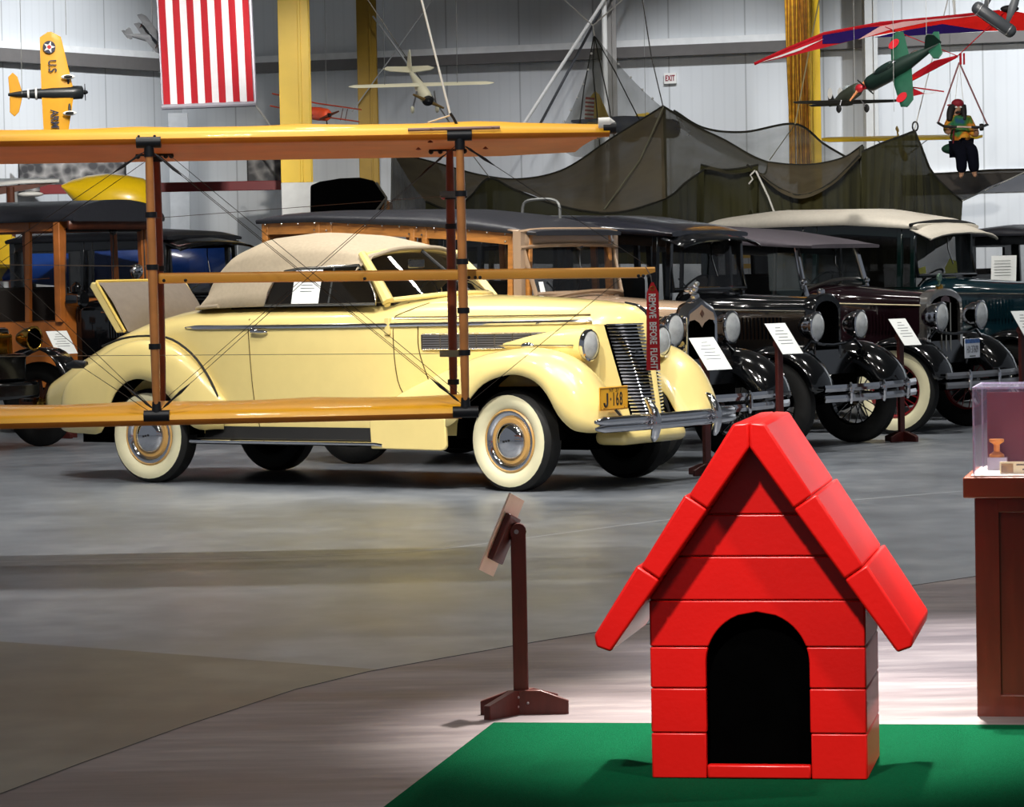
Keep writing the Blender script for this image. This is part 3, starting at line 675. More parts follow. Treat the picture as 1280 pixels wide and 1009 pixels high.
# fenders
def fender(st, sg, ycen, yin, e=.72, nt=9):
    rws = []
    for x, zt, zb, yo, dz in st:
        R = []
        yi = yin; yc = min(ycen, yo-.02)
        for i in range(4):
            t = i/4; R.append((lerp(yi, yc, t), zt-dz*(1-sin(t*pi/2))))
        for i in range(nt):
            t = i/(nt-1)*pi/2; R.append((yc+(yo-yc)*sin(t)**e, zb+(zt-zb)*max(cos(t), 0)**e))
        rws.append([V3((x, sg*y, z)) for y, z in R])
    return rws
def smooth_st(st, n):
    P = []; k = len(st)-1
    for i in range(n):
        u = min(i/(n-1)*k, k-1e-6); j = int(u); t = u-j; a, b_, c, d = st[max(j-1, 0)], st[j], st[j+1], st[min(j+2, k)]
        P.append(tuple(.5*((2*b_[q])+(c[q]-a[q])*t+(2*a[q]-5*b_[q]+4*c[q]-d[q])*t*t+(3*b_[q]-a[q]-3*c[q]+d[q])*t**3) for q in range(5)))
    return P
# x, crest z, lower edge z, outer y, inner drop
FF = [(-1.12, .50, .48, .86, .02), (-.98, .64, .47, .90, .06), (-.70, .765, .455, .925, .12), (-.48, .85, .44, .935, .14), (-.36, .895, .50, .935, .15), (-.27, .92, .625, .935, .16), (-.15, .945, .735, .935, .16), (0, .965, .79, .935, .17), (.14, .972, .80, .935, .17),
      (.27, .955, .755, .93, .18), (.36, .93, .67, .925, .19), (.44, .89, .53, .915, .2), (.53, .82, .44, .90, .22), (.60, .73, .415, .87, .24), (.66, .63, .41, .82, .22), (.70, .54, .42, .76, .12), (.715, .48, .44, .68, .03)]
FR = [(-2.50, .60, .40, .795, .0), (-2.56, .66, .40, .83, .02), (-2.66, .79, .40, .875, .03), (-2.76, .885, .46, .90, .04), (-2.86, .955, .60, .915, .04), (-3.0, 1.015, .72, .925, .04), (-3.15, 1.04, .765, .93, .04), (-3.28, 1.035, .745, .93, .04), (-3.40, 1.01, .66, .925, .05),
      (-3.48, .985, .52, .92, .06), (-3.56, .95, .37, .91, .06), (-3.75, .86, .36, .875, .06), (-3.93, .745, .365, .83, .06), (-4.05, .63, .385, .77, .05), (-4.11, .53, .42, .70, .02), (-4.12, .49, .46, .64, .0)]
for sg in (-1, 1):
    b = MB(); b.loft(fender(smooth_st(FF, 49), sg, .70, .36)); b.build('front_fender', cream, BU, smooth=70, solid=.014)
    b = MB(); b.loft(fender(smooth_st(FR, 46), sg, .80, .60)); b.build('rear_fender', cream, BU, smooth=70, solid=.014)
    b = MB(); P = [V3((x, sg*y, z)) for x, y, z in ((-3.62, .80, 1.0), (-3.4, .81, 1.06), (-3.15, .812, 1.075), (-2.95, .815, 1.05), (-2.76, .815, .94), (-2.62, .812, .78), (-2.53, .805, .60), (-2.51, .80, .42))]
    b.tube(crom(P, 24), .009, 6); b.build('fender_welt', black_soft, BU)
    b = MB(); b.prism([(-1.10, sg*.945, .52), (-.46, sg*.945, .50), (-.455, sg*.945, .31), (-.47, sg*.945, .288), (-.50, sg*.945, .28), (-1.10, sg*.93, .285)], (0, -sg*.03, 0)); b.build('fender_skirt', cream, BU, bevel=.008)
    b = MB(); b.box(-2.70, -1.06, sg*.70 if sg < 0 else .70, sg*.93 if sg < 0 else .93, .30, .325) if sg > 0 else b.box(-2.70, -1.06, -.93, -.70, .30, .325)
    rb = b.build('running_board', rubber, BU, bevel=.004)
    b = MB(); b.tube([(-2.70, sg*.935, .318), (-1.06, sg*.935, .318), (-1.0, sg*.93, .31)], .013, 8); b.build('chrome_edge', chrome, rb)
    b = MB(); b.loft([[V3((x, sg*.915, .338)) for x in (-2.68, -1.08)], [V3((x, sg*.80, .338)) for x in (-2.68, -1.08)], [V3((x, sg*.765, .42)) for x in (-2.68, -1.08)]]); b.build('splash_panel', black_soft, rb)
    # headlight pod on the fender side
    b = MB(); P = []
    for x, r_, y, z in ((.40, .108, .475, .985), (.30, .112, .475, .985), (.12, .095, .47, .985), (-.08, .06, .465, .985), (-.26, .022, .46, .985), (-.33, .004, .46, .985)):
        P.append([V3((x, sg*(y+r_*.95*cos(a)), z+r_*1.05*sin(a))) for a in [2*pi*j/20 for j in range(20)]])
    b.loft(P, ring=True, cap=True); b.build('headlight_pod', cream, BU, smooth=60)
    b = MB(); b.loft([[V3((x, sg*y0, z)) for x in (.34, .1, -.1)] for y0, z in ((.47, .93), (.60, .86))], ) ; b.build('pod_stalk', cream, BU, solid=.05)
    lamp(BU, (.41, sg*.475, .985), .105, .06)
    b = MB(); b.tube([(.36, sg*.585, .985), (.12, sg*.568, .985), (-.2, sg*.51, .985), (-.36, sg*.47, .985)], [.007, .007, .006, .003], 6); b.ell((-.03, sg*.555, .985), (.055, .025, .024)); b.build('pod_trim', chrome, BU)
# wheels
for x in (0, -3.19):
    for sg in (-1, 1):
        wheel(BU, (x-(.02 if x == 0 else 0), sg*.73, .345), .345, .185, sg, 'cream', radians(-6) if x == 0 else 0)
# dark chassis and wheel wells
b = MB(); b.box(-4.1, .40, -.48, .48, .27, .46); b.box(-3.6, -2.75, -.66, .66, .35, .70); b.box(-.5, .34, -.52, .52, .35, .70)
b.box(-3.3, -3.1, -.70, .70, .30, .36); b.box(-.06, .06, -.70, .70, .28, .34); b.build('chassis', dark, BU, label='black underbody')
for sg in (-1, 1):
    b = MB(); b.loft([[V3((.02+.42*cos(a), sg*y, .36+.47*sin(a))) for a in [pi*k/14 for k in range(15)]] for y in (.58, .90)]); b.build('wheel_well', dark, BU); b = MB(); b.loft([[V3((-3.14+.41*cos(a), sg*y, .36+.42*sin(a))) for a in [pi*k/14 for k in range(15)]] for y in (.6, .90)]); b.build('wheel_well', dark, BU)
# bumper with overriders and the number plate
b = MB()
def bump(y): return .865-.115*(abs(y)/.93)**2.2
Y_ = [lerp(-.94, .90, i/28) for i in range(29)]
b.tube([(bump(y), y, .487) for y in Y_], [.012]+[.034]*27+[.012], 10, flat=1.0); b.tube([(bump(y)+.006, y, .44) for y in Y_], [.012]+[.030]*27+[.012], 10)
b.build('bumper', chrome, BU, smooth=60)
for sg in (-1, 1):
    b = MB(); b.loft([[V3((bump(.4)+dx+rx*cos(a), sg*.41+ry*sin(a), z)) for a in [2*pi*j/14 for j in range(14)]] for z, dx, rx, ry in ((.33, .03, .012, .008), (.36, .035, .03, .026), (.42, .05, .035, .034), (.49, .05, .037, .036), (.55, .03, .034, .03), (.60, .0, .03, .022), (.625, -.02, .02, .012), (.63, -.025, .006, .004))], ring=True, cap=True)
    b.build('overrider', chrome, BU, smooth=60)
    b = MB(); b.tube([(.42, sg*.33, .40), (.62, sg*.38, .43), (bump(.4), sg*.41, .46)], .02, 8); b.build('bumper_bracket', black_soft, BU)
Mp = frame_m((.735, -.685, .635), (0, 1, 0), (0, 0, 1))
pl = MB(); pl.box(-.18, .18, -.079, .079, -.003, .003)
po = pl.build('number_plate', plate_y, BU, bevel=.012); po.matrix_basis = Mp
b = MB(); b.tube([(-.172, -.071, .003), (.172, -.071, .003), (.172, .071, .003), (-.172, .071, .003)], .004, 6, closed=True)
for x in (-.13, .13): b.ell((x, -.062, .004), .006, 8, 6)
b.build('plate_rim', mat('plate_edge', '#9b6a14', .5), po)
b = MB(); b.tube([(-.088, .038, .004), (-.088, -.030, .004), (-.094, -.045, .004), (-.107, -.051, .004), (-.120, -.046, .004), (-.126, -.034, .004), (-.126, -.026, .004)], .0078, 8, flat=1); b.build('plate_number', ink_bk, po)
text('plate_number', '·168', .125, Matrix.Translation((.028, -.010, .0035)), ink_bk, po, .001, .62, .0022, 1.2)
text('plate_number', 'NY  37', .042, Matrix.Translation((0, .055, .0035)), ink_bk, po, .0008, 1.0)
b = MB(); b.bar((.73, -.66, .56), (.78, -.60, .47), .03, .012); b.build('plate_bracket', black_soft, BU)
b = MB(); b.box(.40, .66, -.42, .42, .30, .405); b.build('front_valance', cream, BU, bevel=.05, seg=4)
# windscreen
hdr = [V3((-1.40, -.56, 1.625)), V3((-1.33, -.3, 1.655)), V3((-1.30, 0, 1.665)), V3((-1.33, .3, 1.655)), V3((-1.40, .56, 1.625))]
bas = [V3((-1.13, -.64, 1.305)), V3((-.93, -.34, 1.335)), V3((-.86, 0, 1.345)), V3((-.93, .34, 1.335)), V3((-1.13, .64, 1.305))]
b = MB(); b.tube(crom(hdr, 17), .022, 8); b.tube([p+V3((0, 0, .004)) for p in crom(bas, 17)], .018, 8); b.tube([bas[0]+V3((-.01, 0, -.03)), hdr[0]], .024, 8); b.tube([bas[-1]+V3((-.01, 0, -.03)), hdr[-1]], .024, 8); b.build('windscreen_frame', cream, BU)
b = MB(); b.tube([bas[2], hdr[2]], .014, 8); b.build('windscreen_divider', black_soft, BU)
b = MB(); b.loft([crom(bas, 17), crom(hdr, 17)]); b.build('windscreen', mat('cockpit_shade_glass', '#0b0b0a', .03, alpha=.55, var=.02), BU)  # glass darkened to stand for the unlit interior
for sg in (-1, 1):
    b = MB(); b.tube([(-.93, sg*.30, 1.34), (-1.02, sg*.24, 1.42), (-1.05, sg*.22, 1.43)], .007, 6); b.ell((-.93, sg*.30, 1.345), .02); b.build('wiper', chrome, BU)
b = MB(); b.box(-1.32, -1.30, -.14, .06, 1.53, 1.60); b.build('mirror', chrome, BU, bevel=.01)
# side frames of the folding top, panes, paper in the window
for sg in (-1, 1):
    b = MB(); b.tube([(-1.12, sg*.66, 1.30), (-1.25, sg*.63, 1.48), (-1.40, sg*.575, 1.64)], [.045, .035, .03], 8); b.build('door_pillar', cream, BU)
# beige top
def top_sec(x):
    w, zt, ze, ws, zb = interp([(-1.33, .565, 1.662, 1.585, .60, 1.60), (-1.50, .585, 1.72, 1.60, .655, 1.44), (-1.75, .60, 1.775, 1.60, .69, 1.28), (-2.1, .61, 1.80, 1.585, .70, 1.28), (-2.4, .60, 1.775, 1.56, .70, 1.275), (-2.62, .57, 1.70, 1.50, .69, 1.27), (-2.76, .53, 1.60, 1.42, .655, 1.27), (-2.86, .48, 1.48, 1.36, .60, 1.268), (-2.93, .40, 1.35, 1.30, .53, 1.262), (-2.97, .34, 1.268, 1.262, .45, 1.255)], x)
    P = []
    for i in range(9):
        t = i/8*pi/2; P.append((w*sin(t)**.8, ze+(zt-ze)*max(cos(t), 0)**.8))
    for k in (.33, .66, 1): P.append((lerp(w, ws, k**.8), lerp(ze, zb, k)))
    return [V3((x, -y, z)) for y, z in P[::-1]]+[V3((x, y, z)) for y, z in P[1:]]
xt = [lerp(-1.33, -2.97, i/34) for i in range(35)]
b = MB(); b.loft([top_sec(x) for x in xt]); b.build('folding_top', canvas, BU, smooth=60, solid=.008)
b = MB(); b.tube(crom([(-1.36, -.60, 1.60), (-1.31, -.3, 1.668), (-1.28, 0, 1.678), (-1.31, .3, 1.668), (-1.36, .60, 1.60)], 15), .016, 8)
b.tube([(-2.60, -.70, 1.285), (-2.79, -.66, 1.275), (-2.91, -.56, 1.268), (-2.97, -.3, 1.262), (-2.99, 0, 1.26), (-2.97, .3, 1.262), (-2.91, .56, 1.268), (-2.79, .66, 1.275), (-2.60, .70, 1.285)], .014, 8); b.build('top_binding', mat('canvas_binding', '#a39580', .8), BU)
def side_top_y(x, z):
    w, zt, ze, ws, zb = interp([(-1.33, .565, 1.662, 1.585, .60, 1.60), (-1.50, .585, 1.72, 1.60, .655, 1.44), (-1.75, .60, 1.775, 1.60, .69, 1.28), (-2.1, .61, 1.80, 1.585, .70, 1.28), (-2.4, .60, 1.775, 1.56, .70, 1.275)], x)
    k = min(max((ze-z)/(ze-1.28), 0), 1); return lerp(w, .70, k**.8)+.016
WP = [(-2.16, 1.285), (-2.145, 1.38), (-2.10, 1.47), (-2.02, 1.525), (-1.9, 1.543), (-1.6, 1.553), (-1.40, 1.56), (-1.30, 1.47), (-1.20, 1.34), (-1.185, 1.285)]
for sg in (-1, 1):
    b = MB(); xw = [lerp(-2.158, -1.19, i/24) for i in range(25)]; tz = lambda x: interp([(-2.16, 1.29), (-2.145, 1.38), (-2.10, 1.47), (-2.02, 1.525), (-1.9, 1.543), (-1.6, 1.553), (-1.40, 1.56), (-1.30, 1.47), (-1.20, 1.34), (-1.185, 1.29)], x)[0]
    b.loft([[V3((x, sg*side_top_y(x, lerp(1.285, tz(x), k/8)), lerp(1.285, tz(x), k/8))) for k in range(9)] for x in xw]); sw = b.build('side_window', mat('dark_side_glass', '#17130d', .06, var=.3), BU)
    b = MB(); b.tube([V3((x, sg*(side_top_y(x, z)+.004), z)) for x, z in WP], .011, 6, closed=True); b.tube([V3((x, sg*(side_top_y(x, z)+.004), z)) for x, z in ((-1.60, 1.285), (-1.60, 1.555))], .007, 6); b.build('window_trim', nickel, sw)
    if sg < 0:
        b = MB(); b.loft([[V3((x, sg*(side_top_y(x, z)+.004), z)) for z in (1.295, 1.35, 1.41, 1.47, 1.535)] for x in (-1.93, -1.87, -1.81, -1.75, -1.69)]); pw = b.build('window_paper', paper, sw)
        b = MB()
        for i in range(5): b.bar((-1.86, -side_top_y(-1.86, 1.47-.022*i)-.006, 1.47-.022*i), (-1.76+.02*(i % 2), -side_top_y(-1.76, 1.47-.022*i)-.006, 1.47-.022*i), .002, .004)
        b.build('printed_lines', ink, pw)
# interior darkness, rumble seat, tail light
b = MB(); b.box(-2.6, -1.15, -.55, .55, .9, 1.29); b.box(-2.3, -2.1, -.5, .5, 1.29, 1.5); b.build('seat', mat('brown_seat', '#2a1d12', .8), BU)
b = MB(); b.lathe([(.19, -.01), (.205, 0), (.19, .01), (.18, 0)], c=(-1.42, .3, 1.34), axis=(-.8, 0, .6), n=24, closed=True); b.build('steering_wheel', black_soft, BU)
# rumble lid: upright cushion
rl = MB()
prof = [(-3.62, 1.115), (-3.86, 1.42), (-3.895, 1.435), (-3.91, 1.41), (-3.70, 1.10)]
rl.loft([[V3((x, y, z)) for x, z in ((-3.66, 1.10), (-3.72, 1.09), (-3.97, 1.44), (-3.95, 1.475), (-3.91, 1.465))] for y in (-.52, -.3, 0, .3, .52)], cap=True); rmb = rl.build('rumble_lid', cream, BU, bevel=.01)
b = MB(); b.loft([[V3((x+.10*(1-(y/.5)**4)*k, y, z)) for x, z, k in ((-3.62, 1.10, 0), (-3.66, 1.16, .7), (-3.76, 1.32, 1), (-3.86, 1.44, .6), (-3.91, 1.47, 0))] for y in (-.50, -.47, -.3, 0, .3, .47, .50)]); b.build('cushion', taupe_lea, rmb, smooth=60)
b = MB(); b.tube([V3((x, -.515, z)) for x, z in ((-3.64, 1.10), (-3.90, 1.465))]+[V3((-3.93, -.48, 1.478)), V3((-3.93, .48, 1.478)), V3((-3.90, .515, 1.465)), V3((-3.64, .515, 1.10))], .012, 6); b.build('lid_edge', cream_dk, rmb)
b = MB(); b.tube([(-3.86, -.70, .86), (-3.95, -.72, .865), (-4.03, -.72, .855)], [.028, .034, .02], 10); b.build('tail_light', gun, BU)
# ------------------------------------------------------------------ the yellow pusher biplane
BO_ = at(380, 350, 17.0); BO_ = V3((BO_.x, 17.0, 0))
BP = thing('biplane', 'yellow fabric-covered biplane wings with wooden struts in front of the cream convertible', 'biplane', BO_)
L_ = lambda p: p-BO_                       # world to biplane space
DR = 1.05                                  # spar spacing
def wing_sec(X, z0, dy=0, c=1.38, w=0., th=1.0):
    pr = [(1.38, -.052), (1.05, -.022), (.65, 0), (.3, -.002), (.10, -.006), (.03, -.012), (.0, -.004), (-.012, .018), (0, .042), (.03, .058), (.12, .078), (.3, .094+w), (.6, .094+w), (1.0, .04), (1.38, -.044)]
    return [V3((X, y/1.38*c+dy, z0+z*th)) for y, z in pr]
def wing(name, xa, xb, za, zb, tipx):
    b = MB(); secs = []; n = 90
    for i in range(n+1):
        t = i/n; X = lerp(xa, xb, t); k = max(0, (X-tipx)/(xb-tipx)) if xb > tipx else 0
        ph = (X*1.15) % 1.0; wv = -.010*sin(pi*ph)
        secs.append(wing_sec(X, lerp(za, zb, t), 0, lerp(1.38, 1.30, k), wv, 1-.25*k))
    # rake the tip: the trailing edge stops short of the leading edge
    if tipx < xb:
        for s in secs:
            for p in s:
                if p.x > tipx: p.x -= (p.y/1.38)*.16*(p.x-tipx)/(xb-tipx)
    b.loft(secs, ring=True, cap=True)
    o = b.build(name, [wing_yel, wing_shade], BP, smooth=50)
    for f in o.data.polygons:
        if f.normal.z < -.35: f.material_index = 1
    return o
xl = -4.6
uz = L_(at(560, 172, 17)).z; uzl = L_(at(0, 181, 17)).z; ux0 = L_(at(0, 181, 17)).x; ux1 = L_(at(560, 172, 17)).x
sl = (uz-uzl)/(ux1-ux0)
tip = L_(at(762, 166, 17)).x
UW = wing('upper_wing', xl, tip, uzl+sl*(xl-ux0), uz+sl*(tip-ux1), tip-.55)
lz = L_(at(560, 521, 17)).z; lzl = L_(at(0, 534, 17)).z; lx1 = L_(at(577, 521, 17)).x; lx0 = L_(at(0, 534, 17)).x; sll = (lz-lzl)/(lx1-lx0)
LW = wing('lower_wing', xl, lx1, lzl+sll*(xl-lx0), lz, lx1)
p = L_(at(763, 160, 17)); b = MB(); b.tube([p+V3((-.035, .02, .0)), p+V3((.03, .02, .0))], .03, 12); b.build('tip_sleeve', gun, UW)
b = MB(); b.tube([p+V3((-.06, .03, .02)), p+V3((-.005, .03, .02)), p+V3((.02, .035, .015))], [.034, .036, .02], 12); b.build('white_tip_tape', white, UW)
b = MB(); a = L_(at(510, 162.5, 17)); c = L_(at(625, 159.5, 17)); b.tube([a+V3((0, -.02, 0)), c+V3((0, -.02, 0))], .0085, 8)
for t in (.25, .92): b.ell(a.lerp(c, t)+V3((0, -.03, 0)), .007, 8, 6)
b.build('tube_rail', mat('mauve_tube', '#8f6d62', .45), UW)
# struts: front pair and rear pair
def strut(name, p, q, m, r=.021):
    b = MB(); P = [p.lerp(q, i/12) for i in range(13)]
    b.tube(P, [r*(.72+.28*sin(pi*i/12)**.5) for i in range(13)], 12, flat=1.25); return b.build(name, m, BP, smooth=60)
FS = [(at(186, 181, 17), at(196, 517, 17)), (at(574.5, 172, 17), at(582, 512, 17))]
RS = [(at(195.5, 193, 17+DR), at(203, 503, 17+DR)), (at(562, 187, 17+DR), at(567, 496, 17+DR))]
clampY = [[(.46, 332)], [(212,), ()]]
for (p, q), (pr_, qr) in zip(FS, RS):
    p, q, pr_, qr = L_(p), L_(q), L_(pr_), L_(qr)
    s1 = strut('front_strut', p, q, strut_w, .024); s2 = strut('rear_strut', pr_, qr, strut_d, .025)
    b = MB(); b.tube([p+V3((-.062, -.004, .012)), p+V3((.062, -.004, .012))], .029, 12); b.tube([p+V3((0, -.002, 0)), p+V3((0.001, 0, -.06))], [.024, .027], 12)
    for dx in (-.05, .03): b.ell(p+V3((dx, -.004, .042)), .008, 8, 6)
    b.build('strut_socket', gun, s1)
    b = MB(); b.tube([q+V3((-.065, -.004, -.012)), q+V3((.065, -.004, -.012))], .029, 12); b.tube([q+V3((0, -.002, 0)), q+V3((0.0, 0, .06))], [.026, .022], 12); b.build('strut_foot', gun, s1)
    b = MB(); b.tube([pr_+V3((-.11, 0, .0)), pr_+V3((.09, 0, .0))], .009, 8)
    for dx in (-.10, -.05, .05, .08): b.ell(pr_+V3((dx, 0, -.01)), .014, 8, 6)
    b.build('rear_fitting', gun, s2)
def clamps(s, p, q, ys, R=.031):
    p, q = L_(p), L_(q); d = (q-p).normalized()
    for t in ys:
        b = MB(); c = p.lerp(q, t); b.tube([c-d*.014, c+d*.014], R, 12); b.build('strut_clamp', gun, s)
allp = [o for o in BP.children if o.name.startswith(('front_strut', 'rear_strut'))]
fL, rL, fR, rR = allp
clamps(fL, *FS[0], (.26, .455, .75)); clamps(rL, *RS[0], (.02, .46))
clamps(fR, *FS[1], (.205, .455, .635, .79)); clamps(rR, *RS[1], (.19, .31, .94))
for y in (244, 443):
    b = MB(); b.bar(L_(at(553, y-1, 18.0)), L_(at(580, y-1, 17.0)), .03, .035); b.build('spreader_clamp', gun, fR)
b = MB(); b.tube([L_(at(557, 246, 18.05)), L_(at(553, 244, 18.05))], .02, 8); b.build('red_cap', mat('red_cap', '#a0281c', .4), rR)
# aileron between the wings
a0, a1 = L_(at(198, 345.5, 17.25)), L_(at(819, 338.0, 17.25)); a0r, a1r = a0+V3((0, .55, -.012)), a1+V3((0, .55, -.012))
b = MB(); secs = []
for i in range(41):
    t = i/40; A = a0.lerp(a1, t); B_ = a0r.lerp(a1r, t); th = .017; cutx = .09*max(0, (t-.9)/.1)
    secs.append([A+V3((-cutx, 0, -.034)), A+V3((0, -.012, -.008)), A+V3((0, -.008, th*.6)), A+V3((0, .05, th)), B_+V3((0, 0, .006)), B_+V3((0, 0, -.004)), A+V3((-cutx, .06, -.038))])
b.loft(secs, ring=True, cap=True); AI = b.build('aileron', mat('amber_aileron_fabric', '#e0a040', .45, var=.08, scale=3), BP, smooth=40)
for x in (205, 232, 456, 586, 594, 600, 798, 804, 810):
    c = L_(at(x, 348-(x-200)*.01, 17.22)); b = MB(); b.ell(c+V3((0, -.008, -.012)), .009, 8, 6); b.build('bolt', gun, AI)
# bracing wires
def wires(name, segs, r=.0032, m=wire_m):
    out = []
    for p, q in segs:
        b = MB(); b.tube([L_(p), L_(q)], r, 5); out.append(b.build(name, m, BP))
    return out
W = []
fT, fB, rT, rB = [(at(186, 186, 17), at(574, 178, 17)), (at(197, 516, 17), at(581, 508, 17)), (at(196, 192, 18.05), at(562, 188, 18.05)), (at(203, 502, 18.05), at(567, 494, 18.05))]
wires('bracing_wire', [(fT[0], fB[1]), (at(212, 194, 17.0), at(574, 492, 17.05)), (fT[1], fB[0]), (rT[0], rB[1]), (rT[1], rB[0]),
    (at(-130, 250, 17), fB[0]), (at(-130, 200, 17), fB[0]), (at(-130, 305, 17), at(192, 518, 17)), (at(-160, 420, 17), fT[0]), (at(-160, 440, 18), rT[0]),
    (fT[1], at(815, 336, 17.3)), (at(775, 349, 17.3), fB[1]), (at(454, 348, 17.3), at(455, 352, 17.2))], .0017)
wires('control_cable', [(at(-100, 446, 17.6), at(572, 442, 17.6)), (at(-100, 330, 17.6), at(190, 333, 17.6)), (at(190, 273, 17.6), at(560, 245, 17.6)), (at(-100, 357, 17.9), at(62, 348, 17.9))], .0016, mat('pale_cable', '#6b675f', .5))
# turnbuckles near the sockets
b = MB()
for p, q in ((fT[1], at(815, 336, 17.3)), (fT[0], fB[1]), (fT[0], at(-160, 420, 17)), (fB[0], at(-130, 250, 17)), (fB[0], fT[1]), (fB[1], fT[0]), (rT[1], rB[0]), (at(752, 168, 17.1), at(733, 190, 17.9))):
    p, q = L_(p), L_(q); d = (q-p).normalized(); P = [p+d*t for t in (.04, .07, .10, .16, .19, .22)]
    b.tube(P, [.003, .007, .0045, .008, .005, .002], 8)
b.build('turnbuckles', gun, BP)['kind'] = 'stuff'
b = MB()
for x, y in ((518, 174), (533, 173), (616, 171), (538, 178), (523, 187), (607, 186)): c = L_(at(x, y, 17.25)); b.lathe([(.001, -.012), (.016, 0), (.001, .004)], c=c, axis=(0, 0, -1), n=8)
b.build('rib_fittings', mat('rust_fitting', '#8e3c1c', .6), UW)['kind'] = 'stuff'
# wheels and skid that carry the machine, beyond the left edge of the picture
for x in (-3.9,):
    for y in (.1, 1.2):
        b = MB(); b.lathe(tyre_prof(.25, .07), c=(x, y, .25), axis=(1, 0, 0), n=24); b.lathe([(.16, .02), (.03, .03), (.03, -.03), (.16, -.02)], c=(x, y, .25), axis=(1, 0, 0), n=16); b.build('landing_wheel', rubber, BP)
        b = MB(); b.tube([(x+.06, y, .25), (x+.25, y, .78)], .02, 8); b.tube([(x-.06, y, .25), (x-.3, y, .78)], .02, 8); b.build('landing_strut', strut_w, BP)
for x in (-3.45, -4.25):
    for y in (0, 1.05): b = MB(); b.tube([(x, y, lzl+.03), (x, y, uzl)], .02, 8); b.build('centre_strut', strut_w, BP)
# hanging cord to the ceiling
jn = at(563, 144, 17.1); tp = at(527, 0, 17.3); tp = jn+(tp-jn)*((8.99-jn.z)/(tp.z-jn.z))
hc = BP; jo = L_(jn); JM = Matrix.Translation(jo)
b = MB(); b.tube([(0, 0, 0), tp-jn], .006, 6); b.tube([(0, 0, 0), at(535, 153, 17.2)-jn], .004, 6); b.xf(JM).build('hanging_cord', cord_w, hc, label='thin white cord')
b = MB(); b.tube([V3((0, 0, .01)), (at(569, 150, 17.1)-jn)*.7, at(572, 157.5, 17.1)-jn], .008, 6); b.xf(JM).build('cord_hook', gun, hc)
# red streamer
tg = at(815.5, 353, 16.9); bt = at(814, 463, 16.9); hh = tg.z-bt.z; ww = (at(823, 400, 16.9)-at(808, 400, 16.9)).x
TG = thing('streamer', 'red REMOVE BEFORE FLIGHT streamer hanging from the tip of the thin middle wing', 'streamer', tg)
b = MB(); b.prism([(-.006, 0, 0), (.006, 0, 0), (ww/2, 0, -.055), (ww/2+.003, .004, -hh), (-ww/2-.007, .004, -hh), (-ww/2, 0, -.055)], (0, .002, 0)); b.build('ribbon', tag_red, TG)
b = MB(); b.lathe([(.009, -.004), (.012, -.002), (.009, 0), (.007, -.002)], c=(0, -.001, -.03), axis=(0, 1, 0), n=16, closed=True); b.build('eyelet', brass, TG)
b = MB(); b.tube([(0, 0, -.03), (-.004, .1, .035), (-.02, .34, .08)], .0025, 5); b.build('loop', wire_m, TG)
text('lettering', 'REMOVE  BEFORE  FLIGHT', .048, frame_m((-.002, -.0012, -.055-(hh-.06)/2), (.014, 0, -1), (1, 0, 0)), mat('white_ink', '#f2efe9', .6), TG, .0006, .68, .0012)
